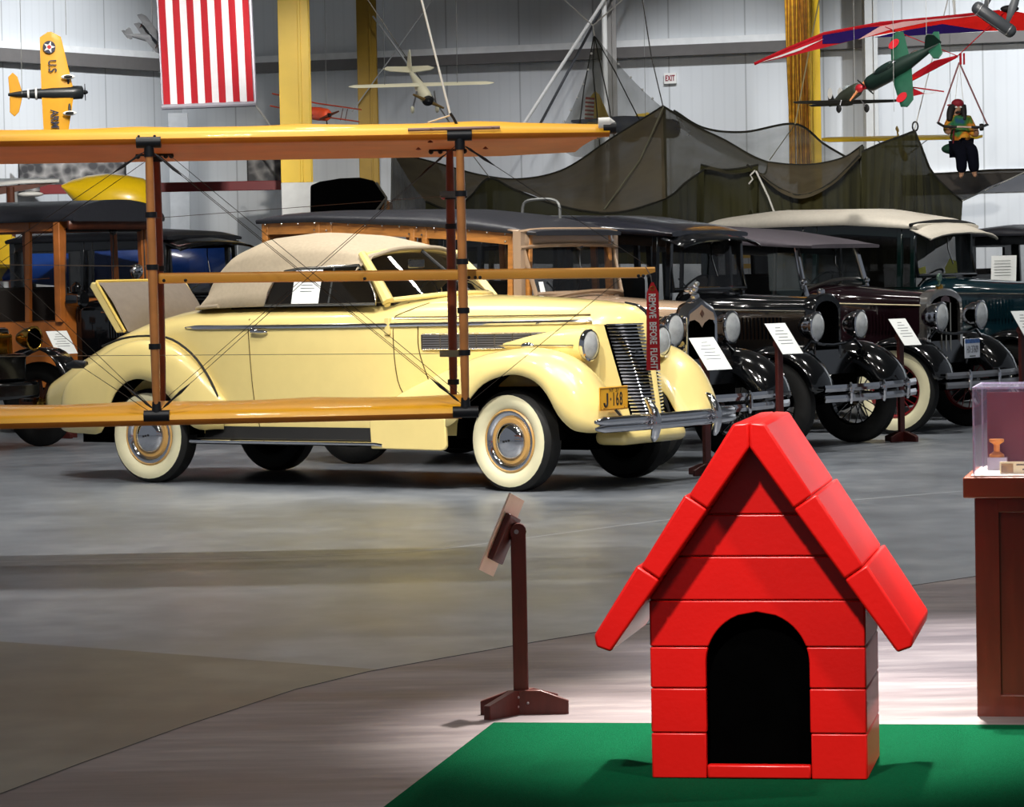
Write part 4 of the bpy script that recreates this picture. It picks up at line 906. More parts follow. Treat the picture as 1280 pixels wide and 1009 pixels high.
# ------------------------------------------------------------------ vintage cars parked in the row behind
def pnl(b, pts, vec): return b.prism(pts, vec)
def old_front(C, P):
    """wheels, fenders, hood, radiator, lamps and bumper common to the square-bodied cars; local x forward, y left"""
    pm = P['paint']; fm = P.get('fender', black); wb = P.get('wb', 2.63); R = P.get('R', .37); hz = P.get('hood_z', 1.235); hm = P.get('hood_mat', pm); tr = P.get('track', .71)
    for x in (0, -wb):
        for s in (-1, 1): wheel(C, (x, s*tr, R), R, .14, s, P.get('style', 'wire'))
    rx = P.get('rx', .07); hw = P.get('rw', .235); cw = P.get('cowl_w', .58); cx = P.get('cowl_x', -.98); cz = P.get('cowl_z', 1.30)
    # hood and cowl
    b = MB(); secs = []
    for x, w, zt, zs in ((rx-.03, hw, hz, hz-.10), (-.25, lerp(hw, .36, .4), lerp(hz, cz-.03, .35), hz-.10), (-.72, lerp(hw, .40, 1), cz-.03, hz-.08), (-.74, .42, cz-.025, hz-.07), (cx+.05, cw, cz, hz-.08), (cx, cw+.01, cz, hz-.08)):
        R_ = []
        for i in range(9):
            t = i/8*pi/2; R_.append((w*sin(t)**.75, zs+(zt-zs)*max(cos(t), 0)**.75))
        R_ += [(w, lerp(zs, .62, .5)), (w*.98, .62)]
        secs.append([V3((x, -y, z)) for y, z in R_[::-1]]+[V3((x, y, z)) for y, z in R_[1:]])
    h = None
    b.loft(secs); h = b.build('hood', hm, C, smooth=45)
    for s in (-1, 1):
        b = MB()
        for i in range(P.get('louvres', 16)):
            x = -.16-.5*i/16; w = lerp(hw, .40, (rx-x)/.8)+.004; b.bar((x, s*w, hz-.34), (x, s*(w+.006), hz-.16), .012, .012)
        b.build('louvre_panel', hm, h)
    for s in (-1, 1):
        b = MB(); b.tube([(rx-.02, s*(hw+.003), hz-.115), (-.72, s*(lerp(hw, .40, 1)+.005), hz-.09)], .007, 6); b.build('hood_bead', P.get('bead', nickel), h)
    # radiator
    zb = .60; sh = P.get('shell', chrome)
    kind = P.get('rad', 'arch')
    if kind == 'peak': out = [(-hw, zb), (-hw, hz-.10), (-hw*.82, hz-.045), (-hw*.3, hz+.0), (0, hz+.03)]
    else: out = [(-hw, zb), (-hw, hz-.11), (-hw*.94, hz-.05), (-hw*.75, hz-.008), (-hw*.4, hz+.022), (0, hz+.03)]
    out = out+[(-y, z) for y, z in out[::-1][1:]]
    inn = [(y*.86, zb+.03+(z-zb)*P.get('rad_open', .86)) for y, z in out]
    b = MB(); xf, xb_ = rx+.055, rx-.045
    ro = [V3((xf, y, z)) for y, z in out]; ri = [V3((xf, y, z)) for y, z in inn]; rb = [V3((xb_, y, z)) for y, z in out]; rii = [V3((xf-.03, y, z)) for y, z in inn]
    b.loft([rb, [p+V3((-.01, 0, 0)) for p in ro], [p.lerp(q, .25)+V3((.006, 0, 0)) for p, q in zip(ro, ri)], ri, rii], ring=True)
    rd = b.build('radiator_shell', sh, C, smooth=35)
    b = MB(); b.poly([p+V3((.004, 0, 0)) for p in rii]); b.build('radiator_core', dark, rd)
    if P.get('badge'):
        b = MB(); w = hw*.84; z1 = hz-.06
        b.poly([V3((xf+.004, y, z)) for y, z in ((-w, z1-.085), (-w*.9, z1-.03), (-w*.3, z1+.035), (0, z1+.05), (w*.3, z1+.035), (w*.9, z1-.03), (w, z1-.085), (w*.55, z1-.075), (w*.2, z1-.10), (0, z1-.135), (-w*.2, z1-.10), (-w*.55, z1-.075))])
        b.build('radiator_plate', P['badge'], rd)
        b = MB(); b.prism([(xf+.005, 0, z1-.06), (xf+.005, .03, z1-.03), (xf+.005, 0, z1), (xf+.005, -.03, z1-.03)], (.004, 0, 0)); b.build('emblem', mat('bronze_emblem', '#6b4a3a', .4, .5), rd)
    if P.get('bars'):
        for y in (-.09, 0, .09):
            b = MB(); b.tube([(xf, y, zb+.02), (xf, y, hz-.10)], .012, 6); b.build('radiator_bar', nickel, rd)
        b = MB(); b.poly([V3((xf+.002, y, z)) for y, z in ((-.10, hz-.10), (-.08, hz-.055), (0, hz-.03), (.08, hz-.055), (.10, hz-.10), (0, hz-.085))]); b.build('radiator_plate', mat('mauve_enamel', '#4a3038', .3), rd)
    b = MB(); b.lathe([(.03, -.01), (.035, .012), (.03, .03), (.012, .04), (.001, .042)], c=(rx, 0, hz+.03), axis=(0, 0, 1), n=16)
    cap = b.build('radiator_cap', P.get('cap', chrome), rd)
    if P.get('mascot') == 'figure':
        b = MB(); b.ell((rx, 0, hz+.10), (.028, .022, .03)); b.ell((rx+.02, 0, hz+.135), (.022, .018, .02)); b.ell((rx-.045, 0, hz+.09), (.05, .014, .018)); b.ell((rx-.02, 0, hz+.075), (.03, .025, .02)); b.build('mascot', chrome, cap)
    if P.get('mascot') == 'gauge':
        b = MB(); b.box(rx-.018, rx+.018, -.075, .075, hz+.05, hz+.065); b.lathe([(.001, -.012), (.035, -.012), (.04, 0), (.035, .012), (.001, .012)], c=(rx, 0, hz+.125), axis=(1, 0, 0), n=20); b.tube([(rx, 0, hz+.05), (rx, 0, hz+.09)], .012, 8); b.build('mascot', mat('green_enamel_chrome', '#7e9a88', .15, .8), cap)
    # lamps on a bar
    lx, ly, lz, lr = P.get('lamp', (.13, .41, 1.0, .115))
    for s in (-1, 1): lamp(C, (lx, s*ly, lz), lr, .15 if not P.get('drum') else .17, 0, P.get('lamp_shell', chrome))
    b = MB(); b.tube([(lx-.05, -ly-.12, lz-.19), (lx-.05, -ly, lz-.12), (lx-.05, -ly*.5, lz-.15), (lx-.05, 0, lz-.16), (lx-.05, ly*.5, lz-.15), (lx-.05, ly, lz-.12), (lx-.05, ly+.12, lz-.19)], .014, 8); b.build('lamp_bar', P.get('bar', black), C)
    # fenders
    for s in (-1, 1):
        crv = crom([(.50, 0, .50), (.43, 0, .66), (.27, 0, .80), (.05, 0, .86), (-.18, 0, .82), (-.40, 0, .69), (-.62, 0, .50), (-.80, 0, .38), (-.92, 0, .36)], 34)
        rws = []
        for i, p in enumerate(crv):
            t = i/33; wi = .0 if i else .06; q = crv[min(i+1, 33)]-crv[max(i-1, 0)]; nrm = V3((-q.z, 0, q.x)).normalized(); nrm = nrm if nrm.z > 0 or nrm.x > 0 else -nrm
            if nrm.dot(V3((p.x, 0, p.z-.3))) < 0: nrm = -nrm
            y0, y1 = (.50+wi, .83-wi*.6)
            pts = []
            for k, (f, d) in enumerate(((-.25, -.16), (0, -.055), (.2, -.012), (.5, .0), (.8, -.02), (.96, -.055), (1, -.085))):
                y = lerp(y0, y1, f); pts.append(V3((p.x, s*y, p.z))+nrm*d)
            rws.append(pts)
        b = MB(); b.loft(rws); b.build('front_fender', fm, C, smooth=70, solid=.012)
        crv = crom([(-wb+.62, 0, .36), (-wb+.50, 0, .52), (-wb+.30, 0, .74), (-wb, 0, .83), (-wb-.28, 0, .74), (-wb-.46, 0, .52), (-wb-.5, 0, .42)], 26); rws = []
        for i, p in enumerate(crv):
            q = crv[min(i+1, 25)]-crv[max(i-1, 0)]; nrm = V3((-q.z, 0, q.x)).normalized()
            if nrm.dot(V3((p.x+wb, 0, p.z-.3))) < 0: nrm = -nrm
            rws.append([V3((p.x, s*lerp(.56, .84, f), p.z))+nrm*d for f, d in ((-.1, -.1), (.1, -.02), (.5, 0), (.9, -.02), (1, -.06))])
        b = MB(); b.loft(rws); b.build('rear_fender', fm, C, smooth=70, solid=.012)
        b = MB(); b.box(-wb+.55, -.85, min(s*.56, s*.82), max(s*.56, s*.82), .34, .365); b.build('running_board', black_soft, C)
    # bumper
    bx, bz, bw = P.get('bumper', (.60, .47, .80))
    def bc(y): return bx-.10*(abs(y)/bw)**2
    ys = [lerp(-bw, bw, i/20) for i in range(21)]
    bp = None
    for dz in (.042, -.042):
        b = MB(); b.loft([[V3((bc(y)-.006, y, bz+dz-.027)), V3((bc(y)+.004, y, bz+dz-.027)), V3((bc(y)+.012, y, bz+dz)), V3((bc(y)+.004, y, bz+dz+.027)), V3((bc(y)-.006, y, bz+dz+.027))] for y in ys], ring=True, cap=True)
        b.build('bumper_bar', satin if P.get('dull') else chrome, C, smooth=30)
    for y in (-.5, 0, .5):
        b = MB(); b.tube([(bc(y)+.014, y, bz-.085), (bc(y)+.024, y, bz-.05), (bc(y)+.024, y, bz+.05), (bc(y)+.014, y, bz+.085)], [.010, .018, .018, .010], 8); b.build('bumper_clamp', chrome, C)
    for y in (-.33, .33):
        b = MB(); b.tube([(.15, y, .45), (.4, y, .43), (bc(y)-.01, y, bz)], .02, 6); b.build('bumper_iron', black, C)
    b = MB(); b.box(-wb-.35, .18, -.40, .40, .38, .60); b.box(-.04, .04, -.66, .66, .35, .41); b.box(-wb-.04, -wb+.04, -.66, .66, .35, .41); b.box(-.75, .05, -.22, .22, .5, 1.0)
    b.build('chassis', dark, C)
    b = MB(); b.loft([[V3((.16, s_*.62, .56)), V3((.12, s_*.30, .80)), V3((-.6, s_*.36, .80)), V3((-.6, s_*.55, .62))] for s_ in (-1, -.33, .33, 1)]); b.build('front_apron', black, C)
def closed_body(C, P):
    """lower tub, posts, panes and roof from the cowl back to xr"""
    pm = P['paint']; xr = P['xr']; cx = P.get('cowl_x', -.98); w = P.get('bw', .66); bz = P.get('belt', 1.22); rz = P['roof']; er = P['eave']; pw = P.get('post', .05)
    b = MB(); secs = []
    for x, k in ((cx, .90), (cx-.35, .97), (cx-.8, 1), (xr+.5, 1), (xr+.15, .97), (xr, .93)):
        secs.append([V3((x, -w*k*.94, .45)), V3((x, -w*k, .75)), V3((x, -w*k, bz)), V3((x, -w*k+.05, bz+.005)), V3((x, w*k-.05, bz+.005)), V3((x, w*k, bz)), V3((x, w*k, .75)), V3((x, w*k*.94, .45))])
    b.loft(secs, ring=True, cap=True); b.build('body', pm, C, smooth=30)
    pmm = P.get('post_mat', pm)
    xs_ = P['posts']
    def ww(x): return w*interp([(xr, .93), (xr+.15, .97), (xr+.5, 1), (cx-.8, 1), (cx-.35, .97), (cx, .90)], x)[0]-.02
    for s in (-1, 1):
        for x in xs_:
            b = MB(); b.bar((x, s*ww(x), bz), (x, s*(ww(x)-.035), er(x)), pw, .045, upv=(0, 1, 0)); b.build('post', pmm, C, bevel=.006)
        b = MB(); n = 16
        b.loft([[V3((x, s*(ww(x)-.015), er(x)-.10)), V3((x, s*(ww(x)-.02), er(x)+.03)), V3((x, s*(ww(x)-.06), er(x)+.03)), V3((x, s*(ww(x)-.06), er(x)-.10))] for x in [lerp(xs_[0], xs_[-1], i/n) for i in range(n+1)]], ring=True, cap=True); b.build('roof_rail', pmm, C)
        if P.get('panes', True):
            for xa, xb in zip(xs_, xs_[1:]):
                b = MB(); b.quad((xa, s*(ww(xa)-.02), bz), (xb, s*(ww(xb)-.02), bz), (xb, s*(ww(xb)-.04), er(xb)-.08), (xa, s*(ww(xa)-.04), er(xa)-.08)); b.build('side_window', P.get('glass', glass), C)
    if P.get('rear', True):
        b = MB(); x = xr; k = ww(xr)
        b.box(x, x+.03, -k, -k*.55, bz, er(x)); b.box(x, x+.03, k*.55, k, bz, er(x)); b.box(x, x+.03, -k*.55, k*.55, bz, bz+.12); b.box(x, x+.03, -k*.55, k*.55, er(x)-.12, er(x)); b.build('rear_panel', pmm, C)
    # roof
    b = MB(); secs = []; fx = P.get('roof_front', cx+.02); n = 26; ov = P.get('over', .03)
    for i in range(n+1):
        x = lerp(fx, xr-.04, i/n); k = ww(max(min(x, cx), xr))+ov; e_ = er(x); t_ = rz(x)
        sh = 1 if P.get('blunt') else min(1, (i/2.2)**.5*.6+.4 if i < 2 else 1)*min(1, ((n-i)/2.5)**.5*.5+.5)
        R_ = [(k*.985, e_-.012), (k, e_+.01)]
        for j in range(1, 9):
            a = j/8*pi/2; R_.append((k*cos(a)**P.get('arc', .55), e_+.01+(t_-e_)*sh*sin(a)**(1.0 if P.get('blunt') else .8)))
        secs.append([V3((x, -y, z)) for y, z in R_]+[V3((x, y, z)) for y, z in R_[::-1][1:]])
    b.loft(secs, cap=True); ro = b.build('roof', P['roof_mat'], C, smooth=50)
    # windscreen
    wx, wt = P.get('screen', (cx+.0, cx-.08)); wz0, wz1 = P.get('screen_z', (P.get('cowl_z', 1.30)+.01, er(cx)-.02)); hw0, hw1 = P.get('screen_w', (ww(cx), ww(cx)-.03)); fmx = P.get('frame_mat', pm); fr = P.get('frame_r', .022)
    b = MB(); b.tube([(wx, -hw0, wz0), (wt, -hw1, wz1), (wt, hw1, wz1), (wx, hw0, wz0)], fr, 8, closed=True)
    sf = b.build('windscreen_frame', fmx, C)
    b = MB(); b.quad((wx, -hw0, wz0), (wt, -hw1, wz1), (wt, hw1, wz1), (wx, hw0, wz0)); b.build('windscreen', P.get('screen_glass', mat('cabin_shade_glass', '#0d0d0d', .03, alpha=.55, var=.02)), C)  # default glass carries the shade of the dim cabin in its colour
    b = MB(); b.tube([(wt+.03, .12, wz1-.02), (wt+.045, .10, wz1-.17), (wx+.03, .08, lerp(wz0, wz1, .25))], .006, 6); b.ell((wt+.03, .12, wz1-.02), (.03, .05, .035)); b.build('wiper', black, sf)
    # inside
    b = MB(); b.box(cx-1.05, cx-.55, -.55, .55, .7, 1.08); b.box(cx-1.15, cx-.95, -.55, .55, .9, 1.42); b.build('seat', mat('dark_seat', '#1b1714', .8), C, bevel=.03)
    b = MB(); b.lathe([(.195, -.01), (.21, 0), (.195, .01), (.185, 0)], c=(cx-.35, .3, 1.28), axis=(-.75, 0, .65), n=24, closed=True); b.tube([(cx-.35, .3, 1.28), (cx-.05, .3, 1.0)], .018, 8)
    for a in (0, 2.1, 4.2): b.bar(V3((cx-.35, .3, 1.28)), V3((cx-.35-.13*sin(a)*.65-0, .3+.19*cos(a), 1.28+.19*sin(a)*.75)), .014, .01)
    b.build('steering_wheel', black_soft, C)
    return ro, sf
HEAD = radians(-33.5)
def visor(C, x0, z0, x1, z1, w0, w1, m, name='visor'):
    b = MB(); rows_ = []
    for t in (0, .33, .66, 1):
        x, z, w = lerp(x0, x1, t), lerp(z0, z1, t), lerp(w0, w1, t)
        rows_.append([V3((x-.05*(abs(f))**3, f*w, z-.035*f*f-.03*abs(f)**6)) for f in (-1, -.92, -.75, -.5, 0, .5, .75, .92, 1)])
    b.loft(rows_); b.tube(rows_[-1], .008, 6); return b.build(name, m, C, solid=.012)
# --- the station wagon with wooden body
WO = thing('station_wagon', 'wood-bodied station wagon with black roof and taupe hood behind the cream convertible', 'car', (1.35, 25.65, 0), HEAD)
w_er = lambda x: interp([(-3.7, 1.925), (-3.0, 1.925), (-2.2, 1.88), (-1.6, 1.84), (-1.0, 1.775)], x)[0]
w_rz = lambda x: interp([(-3.7, 1.985), (-3.0, 2.0), (-2.0, 1.985), (-1.5, 1.93), (-1.15, 1.86), (-1.05, 1.82)], x)[0]
PW = dict(paint=wood, hood_mat=taupe, fender=black, rad='peak', badge=taupe, mascot='figure', lamp=(.13, .43, 1.03, .122), bumper=(.52, .475, .82), hood_z=1.235, cowl_z=1.315, xr=-3.6, belt=1.10, bw=.68, roof=w_rz, eave=w_er, posts=[-1.06, -1.20, -1.98, -2.10, -2.9, -3.02, -3.57], roof_mat=blackroof, frame_mat=taupe, screen=(-.97, -1.07), screen_z=(1.315, 1.70), screen_w=(.62, .655), rad_open=.80)
old_front(WO, PW); closed_body(WO, PW)
b = MB(); P = [V3((-1.045-.03*abs(f)**3, f*.70, 1.735-.02*abs(f)**4)) for f in [lerp(-1, 1, i/12) for i in range(13)]]
b.loft([[p+V3((.015, 0, -.05)) for p in P], [p+V3((.02, 0, .0)) for p in P], [p+V3((.015, 0, .075)) for p in P], [p+V3((-.09, 0, .095)) for p in P]]); b.tube([p+V3((.018, 0, .078)) for p in P], .012, 6); b.tube([p+V3((.022, 0, -.045)) for p in P], .012, 6); b.build('windscreen_header', taupe, WO, solid=.01, smooth=30)
b = MB(); b.bar((-1.08, -.68, 1.10), (-1.08, -.675, 1.80), .07, .06, upv=(0, 1, 0)); b.build('corner_post', taupe, WO); b = MB(); b.bar((-1.08, .68, 1.10), (-1.08, .675, 1.80), .07, .06, upv=(0, 1, 0)); b.build('corner_post', taupe, WO)
b = MB()
for i in range(15):
    x = -1.2-.165*i; b.ell((x, -.683, w_er(x)-.02), .009, 8, 6)
for x in (-1.2, -1.98, -2.10, -2.9, -3.02): b.ell((x, -.682, w_er(x)-.075), .009, 8, 6)
b.build('bolt_heads', chrome, WO)['kind'] = 'stuff'
b = MB(); P = crom([(-.95, -.60, 1.27), (-.82, -.35, 1.315), (-.78, 0, 1.33), (-.82, .35, 1.315), (-.95, .60, 1.27)], 15); b.tube(P, .018, 6); b.build('cowl_moulding', mat('taupe_dark', '#7d664e', .35), WO)
b = MB(); b.quad((-.96, -.57, 1.33), (-.96, -.50, 1.33), (-.975, -.51, 1.41), (-.975, -.575, 1.41)); b.build('window_sticker', paper, WO)
b = MB(); b.box(-3.5, -1.25, -.2, .2, .9, 1.0); b.build('luggage_floor', wood_dk, WO)
b = MB(); b.tube(crom([(-1.72, .35, 1.92), (-1.70, .35, 2.03), (-1.62, .35, 2.06), (-1.45, .35, 2.06), (-1.37, .35, 2.02), (-1.36, .35, 1.9)], 16), .012, 6); b.build('roof_bar', mat('grey_tube', '#7b7d7c', .4, .4), WO)
# --- black sedan
SE = thing('sedan_car', 'black closed sedan with dark radiator and chrome lamps, third car in the row', 'car', (2.49, 27.6, 0), HEAD)
s_er = lambda x: interp([(-3.4, 1.79), (-2.5, 1.82), (-1.5, 1.80), (-1.0, 1.765)], x)[0]
s_rz = lambda x: interp([(-3.4, 1.90), (-2.5, 1.955), (-1.7, 1.935), (-1.0, 1.83)], x)[0]
PS = dict(paint=black, rad='arch', shell=black, lamp=(.22, .38, 1.0, .115), bumper=(.62, .47, .80), xr=-3.3, roof=s_rz, eave=s_er, posts=[-1.02, -1.14, -1.95, -2.08, -2.85, -3.27], roof_mat=mat('black_fabric_roof', '#1b1c24', .22, var=.2, scale=20, coat=.5), bw=.69, belt=1.22, cap=chrome, style='wire')
old_front(SE, PS); closed_body(SE, PS)
visor(SE, -1.0, 1.80, -.80, 1.725, .66, .64, black)
# --- touring car
TO_ = thing('touring_car', 'dark maroon open touring car with chrome windscreen posts and red whitewall wheels', 'car', (3.77, 30.0, 0), HEAD)
t_er = lambda x: interp([(-3.3, 1.74), (-2.4, 1.74), (-1.6, 1.70), (-.9, 1.655)], x)[0]
t_rz = lambda x: interp([(-3.3, 1.86), (-2.4, 1.875), (-1.6, 1.81), (-.9, 1.69)], x)[0]
PT = dict(screen_glass=glass_clear, paint=maroon, rad='arch', shell=bright_nickel, bars=True, mascot='gauge', cap=brass, lamp=(.27, .40, 1.02, .125), drum=True, bumper=(.62, .47, .80), dull=True, hood_z=1.235, rw=.345, cowl_z=1.33, xr=-3.2, roof=t_rz, eave=t_er, posts=[-1.25, -2.2, -3.15], post=.025, panes=False, rear=False, roof_mat=maroon_top, belt=1.15, bw=.70, style='redwhite', R=.385, screen=(-.98, -1.07), screen_z=(1.31, 1.67), screen_w=(.56, .53), frame_mat=nickel, frame_r=.018, roof_front=-.86, bead=mat('cream_stripe', '#d8c9a0', .4), post_mat=black_soft, over=.05)
old_front(TO_, PT); closed_body(TO_, PT)
for s in (-1, 1):
    b = MB(); b.tube([(-.93, s*.60, 1.20), (-.98, s*.60, 1.33), (-1.06, s*.575, 1.66)], [.02, .026, .02], 8); b.ell((-.975, s*.605, 1.34), .035); b.build('screen_post', chrome, TO_)
    b = MB(); b.quad((-1.0, s*.62, 1.27), (-1.28, s*.68, 1.27), (-1.30, s*.67, 1.60), (-1.07, s*.60, 1.62)); b.build('wind_wing', glass_clear, TO_)
b = MB(); P = crom([(-.98, -.58, 1.27), (-.86, -.3, 1.35), (-.84, 0, 1.365), (-.86, .3, 1.35), (-.98, .58, 1.27)], 15); b.tube(P, .016, 6); b.build('cowl_moulding', nickel, TO_)
b = MB(); b.box(-.15, .15, -.085, .085, -.003, .003); pp = b.build('number_plate', mat('plate_white', '#dfe4ee', .4), TO_, bevel=.008); pp.matrix_basis = frame_m((.46, -.16, .735), (0, 1, 0), (0, 0, 1))
b = MB(); b.box(-.148, .148, .045, .083, .0031, .0038); b.build('blue_band', mat('plate_blue', '#3b66a8', .4, var=.5, scale=30), pp)
text('plate_number', 'HX·37609', .09, Matrix.Translation((0, -.012, .0035)), mat('navy_ink', '#1c2036', .5), pp, .0008, .56, .0002, 1.1)
b = MB(); b.box(-.06, .06, -.075, -.063, .0031, .0036); b.build('plate_caption', ink, pp)
b = MB(); b.tube([(.40, -.16, .6), (.44, -.16, .83)], .012, 6); b.build('plate_bracket', black, TO_)
# --- green truck with ivory top
TR = thing('delivery_truck', 'dark green closed truck with ivory fabric roof and visor behind the touring car', 'truck', (5.05, 32.0, 0), HEAD)
g_er = lambda x: interp([(-3.4, 1.87), (-1.7, 1.88), (-1.0, 1.83)], x)[0]
g_rz = lambda x: interp([(-3.5, 1.88), (-3.2, 1.97), (-2.6, 2.03), (-1.7, 2.02), (-1.0, 1.90)], x)[0]
PG = dict(screen_glass=glass_clear, paint=green_dk, hood_mat=teal, rad='arch', shell=nickel, lamp=(.2, .38, 1.0, .115), xr=-3.35, roof=g_rz, eave=g_er, posts=[-1.03, -1.16, -2.05, -2.2, -3.3], roof_mat=ivory_top, bw=.72, belt=1.26, cowl_z=1.36, hood_z=1.29, screen_z=(1.37, 1.79), over=.05, glass=mat('very_dark_glass', '#0a0a08', .05, alpha=.85), frame_mat=black)
old_front(TR, PG); closed_body(TR, PG)
b = MB(); P = [V3((-.985-.03*abs(f)**3, f*.70, 1.893-.04*f*f)) for f in [lerp(-1, 1, i/12) for i in range(13)]]; b.tube(P, .018, 8); b.build('roof_bead', black_soft, TR)
visor(TR, -.98, 1.875, -.74, 1.78, .68, .73, ivory_top)
for y0, y1, nm in ((-.52, -.28, 0), (.14, .40, 1)):
    b = MB(); b.poly([(-1.06, y0, 1.38), (-1.06, y1, 1.38), (-1.08, y1+.02, 1.50 if nm else 1.46), (-1.08, (y0+y1)/2, 1.53 if nm else 1.44), (-1.07, y0, 1.44)]); b.build('yellow_paper', mat('yellow_paper', '#e3e04a', .6), TR)
# --- car at the right edge
RE = thing('coupe_car', 'black coupe with a white paper in its window, at the end of the row', 'car', (6.62, 34.0, 0), HEAD)
PR = dict(paint=black, rad='arch', lamp=(.2, .38, 1.0, .115), xr=-1.95, roof=lambda x: interp([(-2.1, 1.80), (-1.5, 1.86), (-1.0, 1.79)], x)[0], eave=lambda x: 1.76, posts=[-1.03, -1.14, -1.9], roof_mat=blackroof, bw=.70, belt=1.24, wb=2.63)
old_front(RE, PR); closed_body(RE, PR)
b = MB(); b.box(-3.2, -1.9, -.6, .6, .5, 1.15); b.build('rear_deck', black, RE, bevel=.12, seg=4)
p0 = RE.matrix_world
b = MB(); b.quad((-1.58, -.72, 1.29), (-1.30, -.72, 1.29), (-1.30, -.70, 1.55), (-1.58, -.70, 1.55)); wp = b.build('window_paper', paper, RE)
b = MB()
for i in range(6): b.bar((-1.54, -.718, 1.50-.03*i), (-1.36, -.718, 1.50-.03*i), .003, .006, upv=(0, 1, 0))
b.build('printed_lines', ink, wp)
# --- wood-bodied hack at the left
HK = thing('depot_hack', 'orange wood-bodied hack with black arched roof and upright windscreen at far end', 'car', (-3.12, 32.35, 0), HEAD)
h_er = lambda x: 2.06
PH = dict(screen_glass=glass, paint=wood_or, hood_mat=black, fender=black, rad='arch', shell=black, style='wood', lamp=(.15, .36, .95, .10), lamp_shell=black, xr=-3.4, roof=lambda x: interp([(-3.5, 2.27), (-1, 2.25)], x)[0], blunt=True, arc=.95, eave=h_er, posts=[-1.03, -1.42, -2.6, -3.35], post=.06, panes=False, rear=False, roof_mat=blackroof, bw=.70, belt=1.08, hood_z=1.26, cowl_z=1.29, screen=(-1.0, -1.02), screen_z=(1.33, 1.97), screen_w=(.60, .60), frame_mat=black_soft, over=.08, roof_front=-.80, rw=.36, cowl_w=.46)
old_front(HK, PH); ro, sf = closed_body(HK, PH)
b = MB(); b.box(-1.06, -1.0, -.66, .66, 1.08, 1.33); b.build('dash_panel', wood_or, HK)
for s in (-1, 1):
    b = MB(); b.box(-1.07, -.99, *sorted((s*.60, s*.68)), 1.08, 2.06); b.build('front_post', wood_or, HK, bevel=.008)
b = MB(); b.loft([[V3((-.86, f*.69, 1.97)), V3((-.86, f*.69, 2.05+.17*(1-f*f)))] for f in [lerp(-1, 1, i/12) for i in range(13)]]); b.build('roof_bow', wood_dk, HK, solid=.03)
for s in (-1, 1):
    b = MB(); b.lathe([(.001, -.09), (.07, -.08), (.075, .06), (.085, .08), (.07, .1), (.001, .1)], c=(-.86, s*.60, 1.30), axis=(1, 0, 0), n=20); b.lathe([(.05, 0), (.055, .05), (.02, .09), (.001, .1)], c=(-.86, s*.60, 1.37), axis=(0, 0, 1), n=16); b.build('cowl_lamp', black, HK)
b = MB(); b.ell((-.72, .14, 1.56), (.05, .085, .075)); b.tube([(-.72, .14, 1.5), (-.72, .14, 1.26)], .012, 6); b.build('spot_lamp', chrome, HK)
# ------------------------------------------------------------------ nets
def net_mat(name, col, a0, a1, scale=260):
    m = bpy.data.materials.new(name); m.use_nodes = True; nt = m.node_tree; N = nt.nodes; L = nt.links; b = N['Principled BSDF']
    b.inputs['Roughness'].default_value = .9; b.inputs['Specular IOR Level'].default_value = .1
    tc = N.new('ShaderNodeTexCoord'); nz = N.new('ShaderNodeTexNoise'); nz.inputs['Scale'].default_value = 1.6; nz.inputs['Detail'].default_value = 6
    L.new(tc.outputs['Object'], nz.inputs['Vector'])
    cr = N.new('ShaderNodeValToRGB'); c = lin(col)
    cr.color_ramp.elements[0].position = .3; cr.color_ramp.elements[0].color = (*[k*.72 for k in c], 1); cr.color_ramp.elements[1].position = .7; cr.color_ramp.elements[1].color = (*[k*1.3 for k in c], 1)
    L.new(nz.outputs['Fac'], cr.inputs[0]); L.new(cr.outputs[0], b.inputs['Base Color'])
    mr = N.new('ShaderNodeMapRange'); mr.inputs['From Min'].default_value = .3; mr.inputs['From Max'].default_value = .7; mr.inputs['To Min'].default_value = a0; mr.inputs['To Max'].default_value = a1
    L.new(nz.outputs['Fac'], mr.inputs['Value']); L.new(mr.outputs[0], b.inputs['Alpha'])
    return m
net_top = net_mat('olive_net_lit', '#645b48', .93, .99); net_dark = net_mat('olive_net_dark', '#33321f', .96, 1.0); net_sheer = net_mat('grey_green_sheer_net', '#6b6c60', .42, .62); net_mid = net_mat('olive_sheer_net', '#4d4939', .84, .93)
edge_m = mat('net_edge_rope', '#26251d', .9)
def net(par, rows, m, n=40, k=14, pleat=0., freq=9, name='net_panel', edge=True, seed=0, rims=(0,)):
    R = [crom([at(*p) for p in r], n) for r in rows]
    G = []
    for j in range(n):
        G.append(crom([r[j] for r in R], k) if len(R) > 2 else [R[0][j].lerp(R[1][j], i/(k-1)) for i in range(k)])
    rows_ = [[G[j][i] for j in range(n)] for i in range(k)]
    rnd = random.Random(seed); ph = [rnd.uniform(0, 6) for _ in range(4)]
    for i, r in enumerate(rows_):
        for j, p in enumerate(r):
            u = j/(n-1); t = i/(k-1)
            p.y += pleat*(sin(u*freq*6.28+ph[0]+1.2*sin(u*5+ph[1]))*.6+.4*sin(u*freq*13+ph[2]))*(.25+.75*t)
            p.z += .012*sin(u*23+ph[3])*(t*(1-t)*4)
    b = MB(); b.loft(rows_); o = b.build(name, m, par, smooth=70)
    if edge:
        for q in rims:
            b = MB(); b.tube(rows_[q], .014, 5); b.build('hem', edge_m, o)
    return o
NT = thing('camouflage_tent', 'large olive netting canopy peaked on cords above the parked black cars', 'tent', (0, 0, 0))
